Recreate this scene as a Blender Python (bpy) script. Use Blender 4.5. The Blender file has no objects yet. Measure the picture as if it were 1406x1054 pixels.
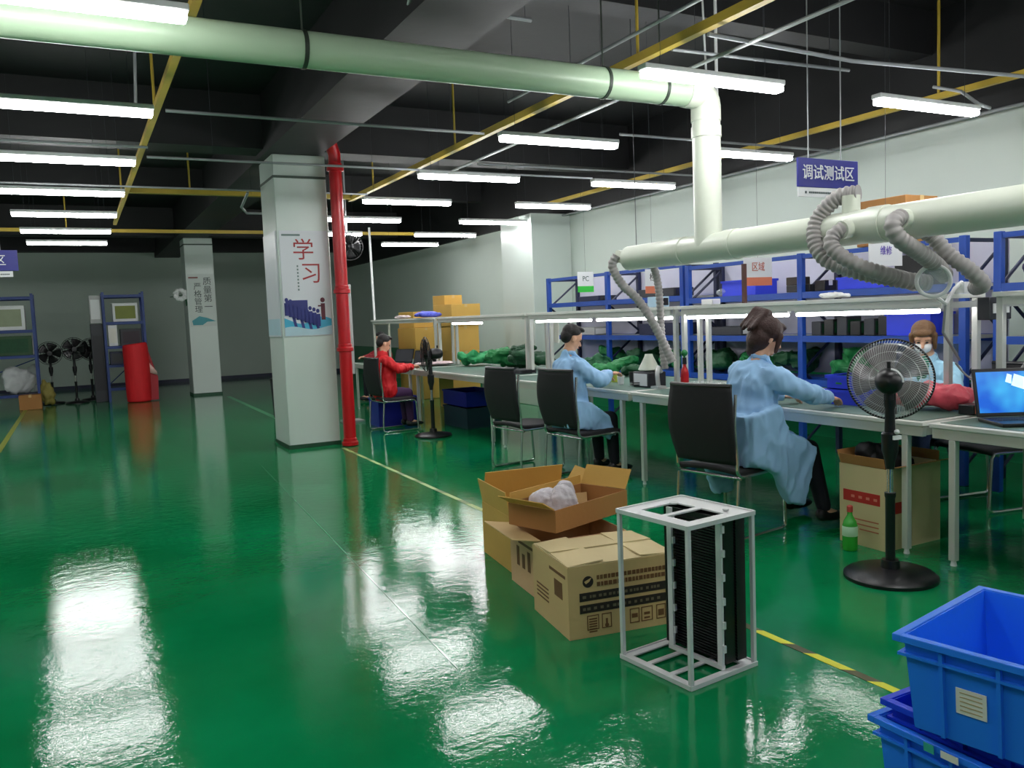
import bpy, math, random
from mathutils import Vector, Matrix, Euler, noise
random.seed(7)
PI = math.pi
C = bpy.context.scene.collection
V = Vector

# ------------------------------------------------------------------ camera
f_px = 1145.0
def vdir(px, py):
    return V((px-703.0, -(py-527.0), -f_px)).normalized()
Yc = vdir(103, 458); Xc = vdir(2925, 345); Xc = (Xc - Yc*Xc.dot(Yc)).normalized(); Zc = Xc.cross(Yc)
cam_d = bpy.data.cameras.new('camera'); cam = bpy.data.objects.new('camera', cam_d); C.objects.link(cam)
cam_d.sensor_width = 36.0; cam_d.lens = 36.0*f_px/1406.0; cam_d.clip_end = 200
M = Matrix((Xc, Yc, Zc)).to_4x4(); M.translation = V((0, 0, 1.5)); cam.matrix_world = M
bpy.context.scene.camera = cam
# ------------------------------------------------------------------ world, exposure, light strengths
w = bpy.data.worlds.new('world'); bpy.context.scene.world = w; w.use_nodes = True
w.node_tree.nodes['Background'].inputs[0].default_value = (0.8, 0.9, 1.0, 1)
w.node_tree.nodes['Background'].inputs[1].default_value = 0.25
vs = bpy.context.scene.view_settings
vs.view_transform = 'Standard'; vs.look = 'None'; vs.gamma = 1.0; vs.use_curve_mapping = False
vs.exposure = 0.45
TUBE = 33.0          # ceiling tubes
DESK_TUBE = 14.0      # tubes under the bench shelves

# ------------------------------------------------------------------ materials
def lin(c):
    return tuple(((x/255.0)/12.92 if x/255.0 <= 0.04045 else ((x/255.0+0.055)/1.055)**2.4) for x in c) + (1.0,)
_m = {}
def mat(name, rgb, rough=0.5, metal=0.0, var=0.12, scale=6.0, bump=0.0, bscale=40.0, alpha=1.0, emit=0.0, trans=0.0, spec=0.5):
    if name in _m: return _m[name]
    m = bpy.data.materials.new(name); m.use_nodes = True; nt = m.node_tree; N = nt.nodes; L = nt.links
    b = N['Principled BSDF']; col = lin(rgb)
    tc = N.new('ShaderNodeTexCoord')
    nz = N.new('ShaderNodeTexNoise'); nz.inputs['Scale'].default_value = scale; nz.inputs['Detail'].default_value = 4
    L.new(tc.outputs['Object'], nz.inputs['Vector'])
    mx = N.new('ShaderNodeMix'); mx.data_type = 'RGBA'
    mx.inputs['A'].default_value = tuple(x*(1-var) for x in col[:3])+(1,)
    mx.inputs['B'].default_value = tuple(min(1, x*(1+var)) for x in col[:3])+(1,)
    L.new(nz.outputs['Fac'], mx.inputs['Factor']); L.new(mx.outputs['Result'], b.inputs['Base Color'])
    b.inputs['Roughness'].default_value = rough; b.inputs['Metallic'].default_value = metal
    b.inputs['Specular IOR Level'].default_value = spec
    if bump > 0:
        n2 = N.new('ShaderNodeTexNoise'); n2.inputs['Scale'].default_value = bscale; n2.inputs['Detail'].default_value = 3
        L.new(tc.outputs['Object'], n2.inputs['Vector'])
        bp = N.new('ShaderNodeBump'); bp.inputs['Strength'].default_value = bump; bp.inputs['Distance'].default_value = 0.01
        L.new(n2.outputs['Fac'], bp.inputs['Height']); L.new(bp.outputs['Normal'], b.inputs['Normal'])
    if alpha < 1: b.inputs['Alpha'].default_value = alpha
    if trans > 0: b.inputs['Transmission Weight'].default_value = trans
    if emit > 0:
        b.inputs['Emission Color'].default_value = col; b.inputs['Emission Strength'].default_value = emit
    _m[name] = m; return m

def floor_mat():
    m = bpy.data.materials.new('green_epoxy'); m.use_nodes = True; nt = m.node_tree; N = nt.nodes; L = nt.links
    b = N['Principled BSDF']; tc = N.new('ShaderNodeTexCoord')
    n = N.new('ShaderNodeTexNoise'); n.inputs['Scale'].default_value = 0.9; n.inputs['Detail'].default_value = 6
    L.new(tc.outputs['Object'], n.inputs['Vector'])
    r = N.new('ShaderNodeValToRGB'); r.color_ramp.elements[0].position = 0.3; r.color_ramp.elements[1].position = 0.7
    r.color_ramp.elements[0].color = lin((3, 112, 60)); r.color_ramp.elements[1].color = lin((14, 140, 84))
    L.new(n.outputs['Fac'], r.inputs['Fac']); L.new(r.outputs['Color'], b.inputs['Base Color'])
    n2 = N.new('ShaderNodeTexNoise'); n2.inputs['Scale'].default_value = 3.0; n2.inputs['Detail'].default_value = 5
    L.new(tc.outputs['Object'], n2.inputs['Vector'])
    mr = N.new('ShaderNodeMapRange'); mr.inputs[3].default_value = 0.03; mr.inputs[4].default_value = 0.07
    L.new(n2.outputs['Fac'], mr.inputs[0]); L.new(mr.outputs[0], b.inputs['Roughness'])
    n3 = N.new('ShaderNodeTexNoise'); n3.inputs['Scale'].default_value = 11.0; n3.inputs['Detail'].default_value = 5
    n3.inputs['Roughness'].default_value = 0.65
    L.new(tc.outputs['Object'], n3.inputs['Vector'])
    bp = N.new('ShaderNodeBump'); bp.inputs['Strength'].default_value = 0.13; bp.inputs['Distance'].default_value = 0.012
    L.new(n3.outputs['Fac'], bp.inputs['Height']); L.new(bp.outputs['Normal'], b.inputs['Normal'])
    b.inputs['Specular IOR Level'].default_value = 0.32
    return m

def stripe_mat(name, c1, c2, freq):
    m = bpy.data.materials.new(name); m.use_nodes = True; nt = m.node_tree; N = nt.nodes; L = nt.links
    b = N['Principled BSDF']; tc = N.new('ShaderNodeTexCoord')
    wv = N.new('ShaderNodeTexWave'); wv.bands_direction = 'DIAGONAL'; wv.inputs['Scale'].default_value = freq
    wv.inputs['Distortion'].default_value = 0.6
    L.new(tc.outputs['Object'], wv.inputs['Vector'])
    r = N.new('ShaderNodeValToRGB'); r.color_ramp.interpolation = 'CONSTANT'
    r.color_ramp.elements[0].color = lin(c1); r.color_ramp.elements[1].position = 0.32; r.color_ramp.elements[1].color = lin(c2)
    L.new(wv.outputs['Fac'], r.inputs['Fac']); L.new(r.outputs['Color'], b.inputs['Base Color'])
    b.inputs['Roughness'].default_value = 0.45
    return m

WALL = mat('wall_paint', (205, 216, 208), 0.7, var=0.05, scale=1.2, bump=0.05)
BACK = mat('back_wall_paint', (188, 202, 192), 0.75, var=0.08, scale=0.6)
BLACK = mat('black_ceiling_paint', (17, 18, 20), 0.6, var=0.4, scale=0.8, bump=0.2, bscale=6)
PILLAR = mat('pillar_tile_white', (205, 216, 210), 0.3, var=0.04, scale=1.5)
PVC = mat('pvc_duct', (214, 220, 205), 0.35, var=0.05, scale=2)
ALU = mat('aluminium_profile', (214, 216, 210), 0.35, metal=0.35, var=0.06)
TOP = mat('grey_table_top', (220, 222, 216), 0.4, var=0.05)
MAT_G = mat('antistatic_mat', (84, 116, 104), 0.5, var=0.1)
CHROME = mat('chrome', (205, 205, 205), 0.18, metal=0.9, var=0.03)
STEEL = mat('brushed_steel', (200, 202, 202), 0.35, metal=0.5, var=0.05)
MESHB = mat('black_mesh_fabric', (22, 22, 26), 0.75, var=0.25, scale=60, bump=0.4, bscale=400)
BLKP = mat('black_plastic', (20, 20, 23), 0.35, var=0.1)
BLUE = mat('rack_blue', (26, 74, 168), 0.4, var=0.08)
NAVY = mat('rack_navy', (18, 26, 62), 0.45, var=0.1)
DBLUE = mat('far_rack_blue', (40, 66, 130), 0.5, var=0.1)
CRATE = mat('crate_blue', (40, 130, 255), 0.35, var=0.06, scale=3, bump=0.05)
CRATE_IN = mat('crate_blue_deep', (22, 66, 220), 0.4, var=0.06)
BINB = mat('bin_blue', (40, 64, 225), 0.4, var=0.08)
CARD = mat('cardboard', (206, 176, 122), 0.8, var=0.07, scale=4, bump=0.12, bscale=30)
CARD2 = mat('cardboard_yellow', (206, 164, 82), 0.8, var=0.08, scale=4, bump=0.12, bscale=30)
CARD3 = mat('cardboard_brown', (168, 118, 64), 0.8, var=0.08, scale=4, bump=0.12, bscale=30)
CARD4 = mat('cardboard_pale', (214, 196, 148), 0.8, var=0.06, scale=4, bump=0.1, bscale=30)
INK = mat('black_ink', (38, 30, 22), 0.7, var=0.1)
BROWNINK = mat('brown_ink', (112, 76, 42), 0.75, var=0.15, scale=30)
REDINK = mat('red_ink', (190, 44, 36), 0.6, var=0.08)
WHITE = mat('white_plastic', (226, 228, 228), 0.4, var=0.04)
PAPER = mat('white_paper', (232, 230, 220), 0.8, var=0.05)
RED = mat('red_enamel', (190, 16, 26), 0.3, var=0.08)
REDF = mat('red_fabric', (214, 20, 30), 0.65, var=0.12, bump=0.2, bscale=12)
PINKF = mat('pink_film', (226, 120, 120), 0.4, var=0.15)
COAT = mat('blue_coat_fabric', (150, 192, 230), 0.75, var=0.1, scale=5, bump=0.25, bscale=9)
COAT2 = mat('pale_blue_coat_fabric', (158, 204, 226), 0.75, var=0.1, scale=5, bump=0.25, bscale=9)
SKIN = mat('skin', (222, 170, 140), 0.5, var=0.05)
HAIR = mat('dark_brown_hair', (58, 32, 28), 0.55, var=0.35, scale=30, bump=0.5, bscale=60)
HAIRB = mat('black_hair', (26, 22, 22), 0.55, var=0.35, scale=30, bump=0.5, bscale=60)
HAIRC = mat('light_brown_hair', (110, 78, 46), 0.55, var=0.3, scale=30, bump=0.5, bscale=60)
TROU = mat('dark_trousers', (22, 22, 34), 0.8, var=0.2)
GREENC = mat('green_cloth', (22, 122, 62), 0.6, var=0.35, scale=14, bump=0.5, bscale=25)
GREEND = mat('dark_green_cloth', (10, 74, 40), 0.6, var=0.35, scale=14, bump=0.5, bscale=25)
TEAL = mat('teal_cloth', (20, 150, 130), 0.6, var=0.2)
HOSE = mat('grey_hose', (160, 156, 154), 0.5, var=0.1)
YPIPE = mat('yellow_trunking', (176, 150, 48), 0.5, var=0.12)
GALV = mat('galvanised_conduit', (150, 154, 156), 0.45, metal=0.2, var=0.1)
CLEAR = mat('clear_film', (225, 232, 230), 0.12, alpha=0.3, var=0.05)
LENSM = mat('lens_glass', (215, 225, 232), 0.05, alpha=0.25, var=0.02)
LILAC = mat('rack_back_film', (196, 196, 214), 0.5, var=0.1, scale=3)
SIGNB = mat('sign_navy', (30, 34, 130), 0.4, var=0.03)
DARKI = mat('dark_interior', (48, 50, 56), 0.5, var=0.15)
GREYM = mat('grey_machine', (176, 178, 176), 0.45, var=0.06)
BOTG = mat('green_liquid', (60, 190, 60), 0.25, var=0.15, trans=0.2)
ORANGE = mat('orange_card', (226, 130, 96), 0.6, var=0.05)
BLADE = mat('fan_blade_grey', (136, 130, 132), .35, alpha=.8, var=0.05)
LAMP = mat('lamp_diffuser', (255, 255, 255), 0.4, var=0.0, emit=TUBE)
LAMP2 = mat('desk_lamp_diffuser', (255, 252, 250), 0.4, var=0.0, emit=DESK_TUBE)

# ------------------------------------------------------------------ mesh helpers
class MB:
    def __init__(s): s.v = []; s.f = []; s.e = []
    def add(s, vs, fs):
        o = len(s.v); s.v += [V(x) for x in vs]; s.f += [tuple(i+o for i in q) for q in fs]; return s
    def box(s, c, d, rot=None):
        x, y, z = d[0]/2, d[1]/2, d[2]/2
        vs = [V((a*x, b*y, e*z)) for a in (-1, 1) for b in (-1, 1) for e in (-1, 1)]
        if rot is not None:
            R = Euler(rot).to_matrix() if not isinstance(rot, Matrix) else rot
            vs = [R @ q for q in vs]
        vs = [q+V(c) for q in vs]
        return s.add(vs, [(0, 1, 3, 2), (4, 6, 7, 5), (0, 4, 5, 1), (2, 3, 7, 6), (0, 2, 6, 4), (1, 5, 7, 3)])
    def b2(s, a, b):
        a = V(a); b = V(b); return s.box((a+b)/2, (abs(b.x-a.x), abs(b.y-a.y), abs(b.z-a.z)))
    def tube(s, p0, p1, r0, r1=None, n=10): return s.path([p0, p1], r0, n, r1)
    def path(s, pts, r, n=8, r1=None, closed=False, caps=True):
        pts = [V(p) for p in pts]; m = len(pts)
        rs = r if isinstance(r, (list, tuple)) else [r + ((r1 if r1 is not None else r)-r)*i/max(1, m-1) for i in range(m)]
        o = len(s.v); prev = None
        for i, p in enumerate(pts):
            if closed: t = pts[(i+1) % m]-pts[i-1]
            else: t = pts[min(m-1, i+1)]-pts[max(0, i-1)]
            t = t.normalized() if t.length > 1e-9 else V((0, 0, 1))
            if prev is None:
                a = t.cross(V((0, 0, 1)));
                if a.length < 0.05: a = t.cross(V((0, 1, 0)))
                a.normalize()
            else:
                a = prev-t*prev.dot(t)
                a = a.normalized() if a.length > 1e-6 else t.orthogonal().normalized()
            prev = a; b = t.cross(a)
            for k in range(n):
                q = 2*PI*k/n; s.v.append(p+(a*math.cos(q)+b*math.sin(q))*rs[i])
        for i in range(m if closed else m-1):
            j = (i+1) % m
            for k in range(n):
                l = (k+1) % n; s.f.append((o+i*n+k, o+i*n+l, o+j*n+l, o+j*n+k))
        if caps and not closed:
            s.f.append(tuple(o+k for k in reversed(range(n)))); s.f.append(tuple(o+(m-1)*n+k for k in range(n)))
        return s
    def lathe(s, prof, n=24, c=(0, 0, 0), R=None):
        o = len(s.v)
        for r, z in prof:
            for k in range(n):
                q = 2*PI*k/n; p = V((r*math.cos(q), r*math.sin(q), z))
                if R is not None: p = R @ p
                s.v.append(p+V(c))
        m = len(prof)
        for i in range(m-1):
            for k in range(n):
                l = (k+1) % n; s.f.append((o+i*n+k, o+i*n+l, o+(i+1)*n+l, o+(i+1)*n+k))
        s.f.append(tuple(o+k for k in reversed(range(n)))); s.f.append(tuple(o+(m-1)*n+k for k in range(n)))
        return s
    def ell(s, c, r, R=None, n=16, m=10):
        if not isinstance(r, (tuple, list)): r = (r, r, r)
        o = len(s.v); c = V(c)
        for i in range(1, m):
            a = PI*i/m
            for k in range(n):
                q = 2*PI*k/n
                p = V((r[0]*math.sin(a)*math.cos(q), r[1]*math.sin(a)*math.sin(q), r[2]*math.cos(a)))
                s.v.append((R @ p if R is not None else p)+c)
        for z in (1, -1):
            p = V((0, 0, r[2]*z)); s.v.append((R @ p if R is not None else p)+c)
        t = o+(m-1)*n; b = t+1
        for i in range(m-2):
            for k in range(n):
                l = (k+1) % n; s.f.append((o+i*n+k, o+(i+1)*n+k, o+(i+1)*n+l, o+i*n+l))
        for k in range(n):
            l = (k+1) % n; s.f.append((t, o+k, o+l)); s.f.append((b, o+(m-2)*n+l, o+(m-2)*n+k))
        return s
    def cap(s, p0, p1, r0, r1=None, n=14):
        p0 = V(p0); p1 = V(p1); r1 = r0 if r1 is None else r1
        d = (p1-p0); L = d.length; d = d.normalized() if L > 1e-6 else V((0, 0, 1)); pts = []; rs = []
        for i in range(4):
            a = PI/2*(1-i/4.0); pts.append(p0-d*r0*math.sin(a)); rs.append(max(1e-4, r0*math.cos(a)))
        for i in range(1, 6): pts.append(p0+d*L*(i-1)/5); rs.append(r0+(r1-r0)*(i-1)/5)
        for i in range(0, 5):
            a = PI/2*i/4.0; pts.append(p1+d*r1*math.sin(a)); rs.append(max(1e-4, r1*math.cos(a)))
        return s.path(pts, rs, n)
    def prism(s, poly, z0, z1):
        n = len(poly); vs = [V((p[0], p[1], z0)) for p in poly]+[V((p[0], p[1], z1)) for p in poly]
        fs = [tuple(reversed(range(n))), tuple(range(n, 2*n))]+[(i, (i+1) % n, n+(i+1) % n, n+i) for i in range(n)]
        return s.add(vs, fs)
    def sheet(s, fn, nu, nv, th=0.0):
        # fn(u,v) -> point; thick sheet
        P = [[V(fn(i/nu, j/nv)) for j in range(nv+1)] for i in range(nu+1)]
        o = len(s.v)
        for r in P: s.v += r
        W = nv+1
        for i in range(nu):
            for j in range(nv): s.f.append((o+i*W+j, o+(i+1)*W+j, o+(i+1)*W+j+1, o+i*W+j+1))
        return s
    def xf(s, Mx):
        s.v = [Mx @ p for p in s.v]; return s
    def mesh(s, name):
        me = bpy.data.meshes.new(name); me.from_pydata([tuple(p) for p in s.v], s.e, s.f); me.validate(); me.update(); return me

def pmat(o):
    Mx = Matrix.Translation(o.location) @ o.rotation_euler.to_matrix().to_4x4()
    return (pmat(o.parent) @ Mx) if o.parent else Mx

def obj(name, mb, m, parent=None, bevel=0.0, smooth=True, world=False, solid=0.0, loc=None):
    if world and parent is not None: mb.xf(pmat(parent).inverted())
    me = mb.mesh(name) if isinstance(mb, MB) else mb
    me.materials.clear(); me.materials.append(m)
    if smooth:
        for p in me.polygons: p.use_smooth = True
        try: me.set_sharp_from_angle(angle=math.radians(38))
        except Exception: pass
    o = bpy.data.objects.new(name, me); C.objects.link(o)
    if parent: o.parent = parent
    if loc is not None: o.location = loc
    if solid:
        q = o.modifiers.new('solid', 'SOLIDIFY'); q.thickness = solid; q.offset = 0
    if bevel:
        q = o.modifiers.new('bevel', 'BEVEL'); q.width = bevel; q.segments = 2; q.limit_method = 'ANGLE'; q.angle_limit = math.radians(40)
    return o

def thing(name, label, cat, loc=(0, 0, 0), rotz=0.0, group=None):
    o = bpy.data.objects.new(name, None); C.objects.link(o); o.empty_display_size = 0.1
    o.location = loc; o.rotation_euler = (0, 0, rotz); return tag(o, label, cat, group)
def tag(o, label, cat, group=None):
    o['label'] = label; o['category'] = cat
    if group: o['group'] = group
    return o
def struct(name, mb, m, parent=None, **k):
    o = obj(name, mb, m, parent, **k)
    if parent is None: o['kind'] = 'structure'
    return o
def copy_tree(o, parent=None):
    c = o.copy(); C.objects.link(c)
    if parent is not None: c.parent = parent
    for ch in list(o.children): copy_tree(ch, c)
    return c
def dup(o, loc, rotz, label, group=None):
    c = copy_tree(o); c.location = loc; c.rotation_euler = (0, 0, rotz); c['label'] = label
    if group: c['group'] = group
    return c

scratch = bpy.data.scenes.new('scratch')
def evaluated(o):
    scratch.collection.objects.link(o); vl = scratch.view_layers[0]; vl.update(); dg = vl.depsgraph
    me = bpy.data.meshes.new_from_object(o.evaluated_get(dg)); bpy.data.objects.remove(o); return me
def voxel(mb, size, it=4):
    me = mb.mesh('tmp'); o = bpy.data.objects.new('tmp', me)
    r = o.modifiers.new('r', 'REMESH'); r.mode = 'VOXEL'; r.voxel_size = size
    if it:
        q = o.modifiers.new('s', 'SMOOTH'); q.iterations = it; q.factor = 0.5
    return evaluated(o)

def text_mesh(body, size, depth=0.002, rot=None, loc=(0, 0, 0), align='CENTER', sx=1.0):
    cu = bpy.data.curves.new('txt', 'FONT'); cu.body = body; cu.size = size; cu.extrude = depth
    cu.align_x = align; cu.align_y = 'CENTER'; cu.resolution_u = 3
    me = evaluated(bpy.data.objects.new('txt', cu))
    mb = MB(); R = (Euler(rot).to_matrix() if rot else Matrix.Identity(3))
    mb.add([R @ V((p.co.x*sx, p.co.y, p.co.z))+V(loc) for p in me.vertices], [tuple(q.vertices) for q in me.polygons])
    return mb
FACE_S = (PI/2, 0, 0)          # lettering upright, facing -Y
FACE_W = (PI/2, 0, -PI/2)      # lettering upright, facing -X

# ------------------------------------------------------------------ structure
X0, X1, Y0, Y1, ZC = -8.0, 7.45, -6.0, 25.4, 4.2
struct('floor', MB().b2((X0-.1, Y0-.1, -.1), (X1+.1, Y1+.1, 0)), floor_mat())
struct('ceiling', MB().b2((X0-.1, Y0-.1, ZC), (X1+.1, Y1+.1, ZC+.1)), BLACK)
struct('wall_right', MB().b2((X1, Y0, 0), (X1+.1, Y1, ZC)), WALL)
struct('wall_back', MB().b2((X0, Y1, 0), (X1+.1, Y1+.1, ZC)), BACK)
struct('wall_left', MB().b2((X0-.1, Y0, 0), (X0, Y1, ZC)), WALL)
struct('wall_front', MB().b2((X0, Y0-.1, 0), (X1, Y0, ZC)), WALL)
struct('baseboard_back', MB().b2((X0, Y1-.02, 0), (X1, Y1, .1)), NAVY)
# black painted beams
struct('trim_1', MB().b2((2.12, Y0, 3.52), (2.76, Y1, ZC)), BLACK)
struct('trim_2', MB().b2((X1-.08, Y0, 3.16), (X1, Y1, ZC)), BLACK)
struct('trim_3', MB().b2((X0, Y1-.4, 3.66), (X1-.08, Y1, ZC)), BLACK)
for i, y in enumerate((0.4, 10.2, 20.1)):
    mb = MB(); mb.b2((X0, y, 3.58), (2.119, y+.45, ZC)); mb.b2((2.761, y, 3.58), (X1-.081, y+.45, ZC))
    struct('trim_%d' % (4+i), mb, BLACK)
for i, y in enumerate((5.3, 15.2)):
    mb = MB(); mb.b2((X0, y, 3.8), (2.119, y+.25, ZC)); mb.b2((2.761, y, 3.8), (X1-.081, y+.25, ZC))
    struct('trim_%d' % (7+i), mb, BLACK)
struct('trim_9', MB().b2((-3.2, Y0, 3.65), (-2.8, Y1-.41, ZC-.001)), BLACK)
# pilaster on the right wall
struct('pilaster', MB().b2((6.7, 12.0, 0), (X1-.001, 13.1, 3.16)), PILLAR, bevel=.01)

struct('trim_10', MB().b2((X1-.006, Y0, 0), (X1-.0005, Y1, .8)), mat('green_wainscot', (16, 128, 80), .35, var=.1))
# free-standing columns
def column(x0, x1, y0, y1, h, label):
    t = thing('column', label, 'column', ((x0+x1)/2, (y0+y1)/2, 0)); t['kind'] = 'structure'
    obj('shaft', MB().b2((x0, y0, 0.02), (x1, y1, h)), PILLAR, t, world=True, bevel=.012)
    obj('base_strip', MB().b2((x0-.008, y0-.008, 0), (x1+.008, y1+.008, .05)), mat('dark_green_strip', (20, 70, 45), .5), t, world=True)
    return t
col1 = column(2.2, 2.83, 10.13, 10.9, 3.519, 'near white square column with red calligraphy poster')
col2 = column(2.27, 2.88, 19.9, 20.6, 3.519, 'far white square column with black vertical lettering')
obj('dark_seam', MB().b2((2.196, 10.126, 3.24), (2.834, 10.904, 3.27)), mat('seam', (70, 84, 76), .6), col1, world=True)
obj('dark_seam', MB().b2((2.266, 19.896, 3.36), (2.884, 20.604, 3.39)), _m['seam'], col2, world=True)
# poster on the near column
p = tag(obj('column_poster', MB().b2((2.225, 10.116, 1.36), (2.80, 10.128, 2.62)), mat('poster_white', (212, 216, 222), .35, var=.04, scale=2)),
        'poster with red calligraphy, blue crowd and teal wave on near column', 'poster')
def on_south(y): return lambda u, z: (u, y, z)
obj('red_lettering', text_mesh('学', .27, .001, FACE_S, (2.50, 10.113, 2.38)), mat('calligraphy_red', (168, 52, 56), .6), p)
obj('red_lettering', text_mesh('习', .27, .001, FACE_S, (2.58, 10.113, 2.10)), _m['calligraphy_red'], p)
mb = MB()
for k in range(8): mb.box((2.42, 10.114, 2.2-.04*k), (.018, .002, .022))
mb.box((2.36, 10.114, 2.57), (.22, .002, .022))
obj('small_lettering', mb, mat('grey_ink', (110, 130, 128), .6), p)
mb = MB(); rnd = random.Random(3)
for k in range(9):
    x = 2.27+.035*k; z = 1.76-.014*k; mb.tube((x, 10.116, z-.12), (x, 10.114, z), .022, n=8); mb.ell((x, 10.116, z+.03), (.016, .004, .02))
mb.box((2.36, 10.114, 1.72), (.2, .003, .13))
for k in range(4): mb.box((2.33+.07*k, 10.114, 1.6-.02*k), (.026, .003, .15), (0, -.2, 0))
mbr = MB(); mbr.box((2.70, 10.114, 1.65), (.05, .003, .2)); mbr.ell((2.70, 10.115, 1.79), (.028, .004, .03)); mbr.box((2.67, 10.114, 1.72), (.06, .003, .018))
for q in mb.v: q.x = 2.245+(q.x-2.255)*1.32; q.z = 1.6+(q.z-1.63)*1.25
obj('crowd_silhouette', mb, mat('poster_navy', (34, 44, 120), .5), p)
obj('red_figure', mbr, mat('poster_maroon', (96, 26, 44), .5), p)
def wave(z0, z1, a, ph, m, x0=2.228, x1=2.797, y=10.115, n=14):
    mb = MB(); top = [(x0+(x1-x0)*i/n, z1+a*math.sin(ph+i*.5)) for i in range(n+1)]
    bot = [(x0+(x1-x0)*i/n, z0) for i in range(n, -1, -1)]
    poly = top+bot; mb.prism(poly, 0, .002); mb.xf(Matrix.Translation((0, y, 0)) @ Matrix(((1, 0, 0, 0), (0, 0, 1, 0), (0, 1, 0, 0), (0, 0, 0, 1))))
    return obj('wave_band', mb, m, p)
wave(1.38, 1.55, .04, 2.2, mat('wave_teal', (60, 170, 206), .4), y=10.1135)
wave(1.37, 1.46, .02, .5, mat('wave_pale', (176, 206, 218), .4), y=10.1115)
q = tag(obj('side_poster', MB().b2((2.186, 10.16, 1.36), (2.198, 10.86, 2.62)), _m['poster_white']), 'pale poster panel on the left side of the near column', 'poster')
obj('wave_band', MB().b2((2.184, 10.17, 1.38), (2.187, 10.85, 1.58)), _m['wave_pale'], q)
# poster on the far column
p2 = tag(obj('column_poster', MB().b2((2.30, 19.888, 1.55), (2.86, 19.898, 2.72)), mat('poster_grey', (196, 206, 200), .4, var=.03)),
         'poster with vertical black lettering and teal wave on far column', 'poster')
mb = text_mesh('严\n格\n管\n理', .17, .001, FACE_S, (2.50, 19.886, 2.18))
obj('black_lettering', mb, mat('grey_black_ink', (66, 74, 74), .6), p2)
mb = text_mesh('质\n量\n第\n一', .19, .001, FACE_S, (2.71, 19.886, 2.26)); obj('black_lettering', mb, _m['grey_black_ink'], p2)
mb = MB().box((2.42, 19.886, 2.64), (.2, .002, .03)); obj('red_line', mb, mat('dull_red', (140, 80, 76), .6), p2)
poly = [(2.34, 1.68), (2.5, 1.78), (2.66, 1.74), (2.85, 1.66), (2.66, 1.65), (2.56, 1.58), (2.36, 1.58)]
mb = MB().prism(poly, 0, .003); mb.xf(Matrix.Translation((0, 19.884, 0)) @ Matrix(((1, 0, 0, 0), (0, 0, 1, 0), (0, 1, 0, 0), (0, 0, 0, 1))))
obj('teal_wave', mb, mat('far_teal', (60, 150, 160), .5), p2)
# white flower decoration on the far column's left side
fl = thing('wall_flower', 'small white artificial flower fixed on the far column side', 'flower', (2.22, 19.95, 2.27))
mb = MB()
for k in range(9):
    a = k*.7; mb.ell((-.08+.1*math.cos(a), -.02*(k % 3), .1*math.sin(a)), (.06, .03, .05))
obj('petals', mb, WHITE, fl); obj('stem', MB().tube((0, 0, 0), (-.3, -.02, -.05), .008).tube((.02, 0, -.02), (.04, 0, -.25), .02, n=6), GREEND, fl)

# red fire pipe beside the near column
t = thing('fire_pipe', 'vertical red fire pipe standing beside the near column', 'pipe', (2.89, 9.92, 0))
obj('pipe', MB().tube((0, 0, 0.001), (0, 0, 3.35), .075, n=20), RED, t)
obj('elbow', MB().path([(0, 0, 3.35), (0, 0, 3.5), (-.04, -.03, 3.6), (-.12, -.1, 3.68), (-.28, -.25, 3.7)], .075, 16), RED, t)
for z in (.0, 1.15, 1.85, 3.3):
    obj('coupling', MB().lathe([(.076, z+.002), (.1, z+.01), (.1, z+.05), (.085, z+.06), (.085, z+.09), (.076, z+.1)], 20), RED, t)
# floor lines
TAPE = stripe_mat('hazard_tape', (70, 74, 30), (222, 226, 50), 1.9)
def line_strip(x0, y0, x1, y1, wd, z=.002):
    d = V((x1-x0, y1-y0, 0)).normalized(); n = V((-d.y, d.x, 0))*wd/2; a = V((x0, y0, 0)); b = V((x1, y1, 0)); mb = MB()
    vs = [a-n, b-n, b+n, a+n]; mb.add([p+V((0, 0, .0003)) for p in vs]+[p+V((0, 0, z)) for p in vs], [(3, 2, 1, 0), (4, 5, 6, 7), (0, 1, 5, 4), (1, 2, 6, 5), (2, 3, 7, 6), (3, 0, 4, 7)]); return mb
tag(obj('hazard_floor_tape', line_strip(2.70, -1.0, 2.71, 5.2, .042), TAPE), 'yellow and black striped tape on floor near blue crates', 'tape')
tag(obj('worn_floor_tape', line_strip(2.71, 5.2, 2.76, 9.8, .04), stripe_mat('worn_tape', (120, 140, 80), (176, 196, 120), 1.2)), 'worn pale yellow tape on floor leading to near column', 'tape')
tag(obj('far_floor_line', line_strip(2.80, 13.6, 2.87, 19.0, .09), mat('pale_green_paint', (96, 170, 124), .4)), 'pale green painted floor line between the two columns', 'line')
tag(obj('yellow_floor_line', line_strip(-1.0, 12.6, -1.0, 19.6, .07), mat('yellow_line_paint', (150, 160, 60), .4)), 'yellow floor line running to the left-hand far rack', 'line')
tag(obj('floor_scratch', line_strip(1.35, 3.2, 1.68, 9.2, .007), mat('scratch_green', (60, 150, 104), .1)), 'thin pale seam running along open green floor', 'seam')

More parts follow.
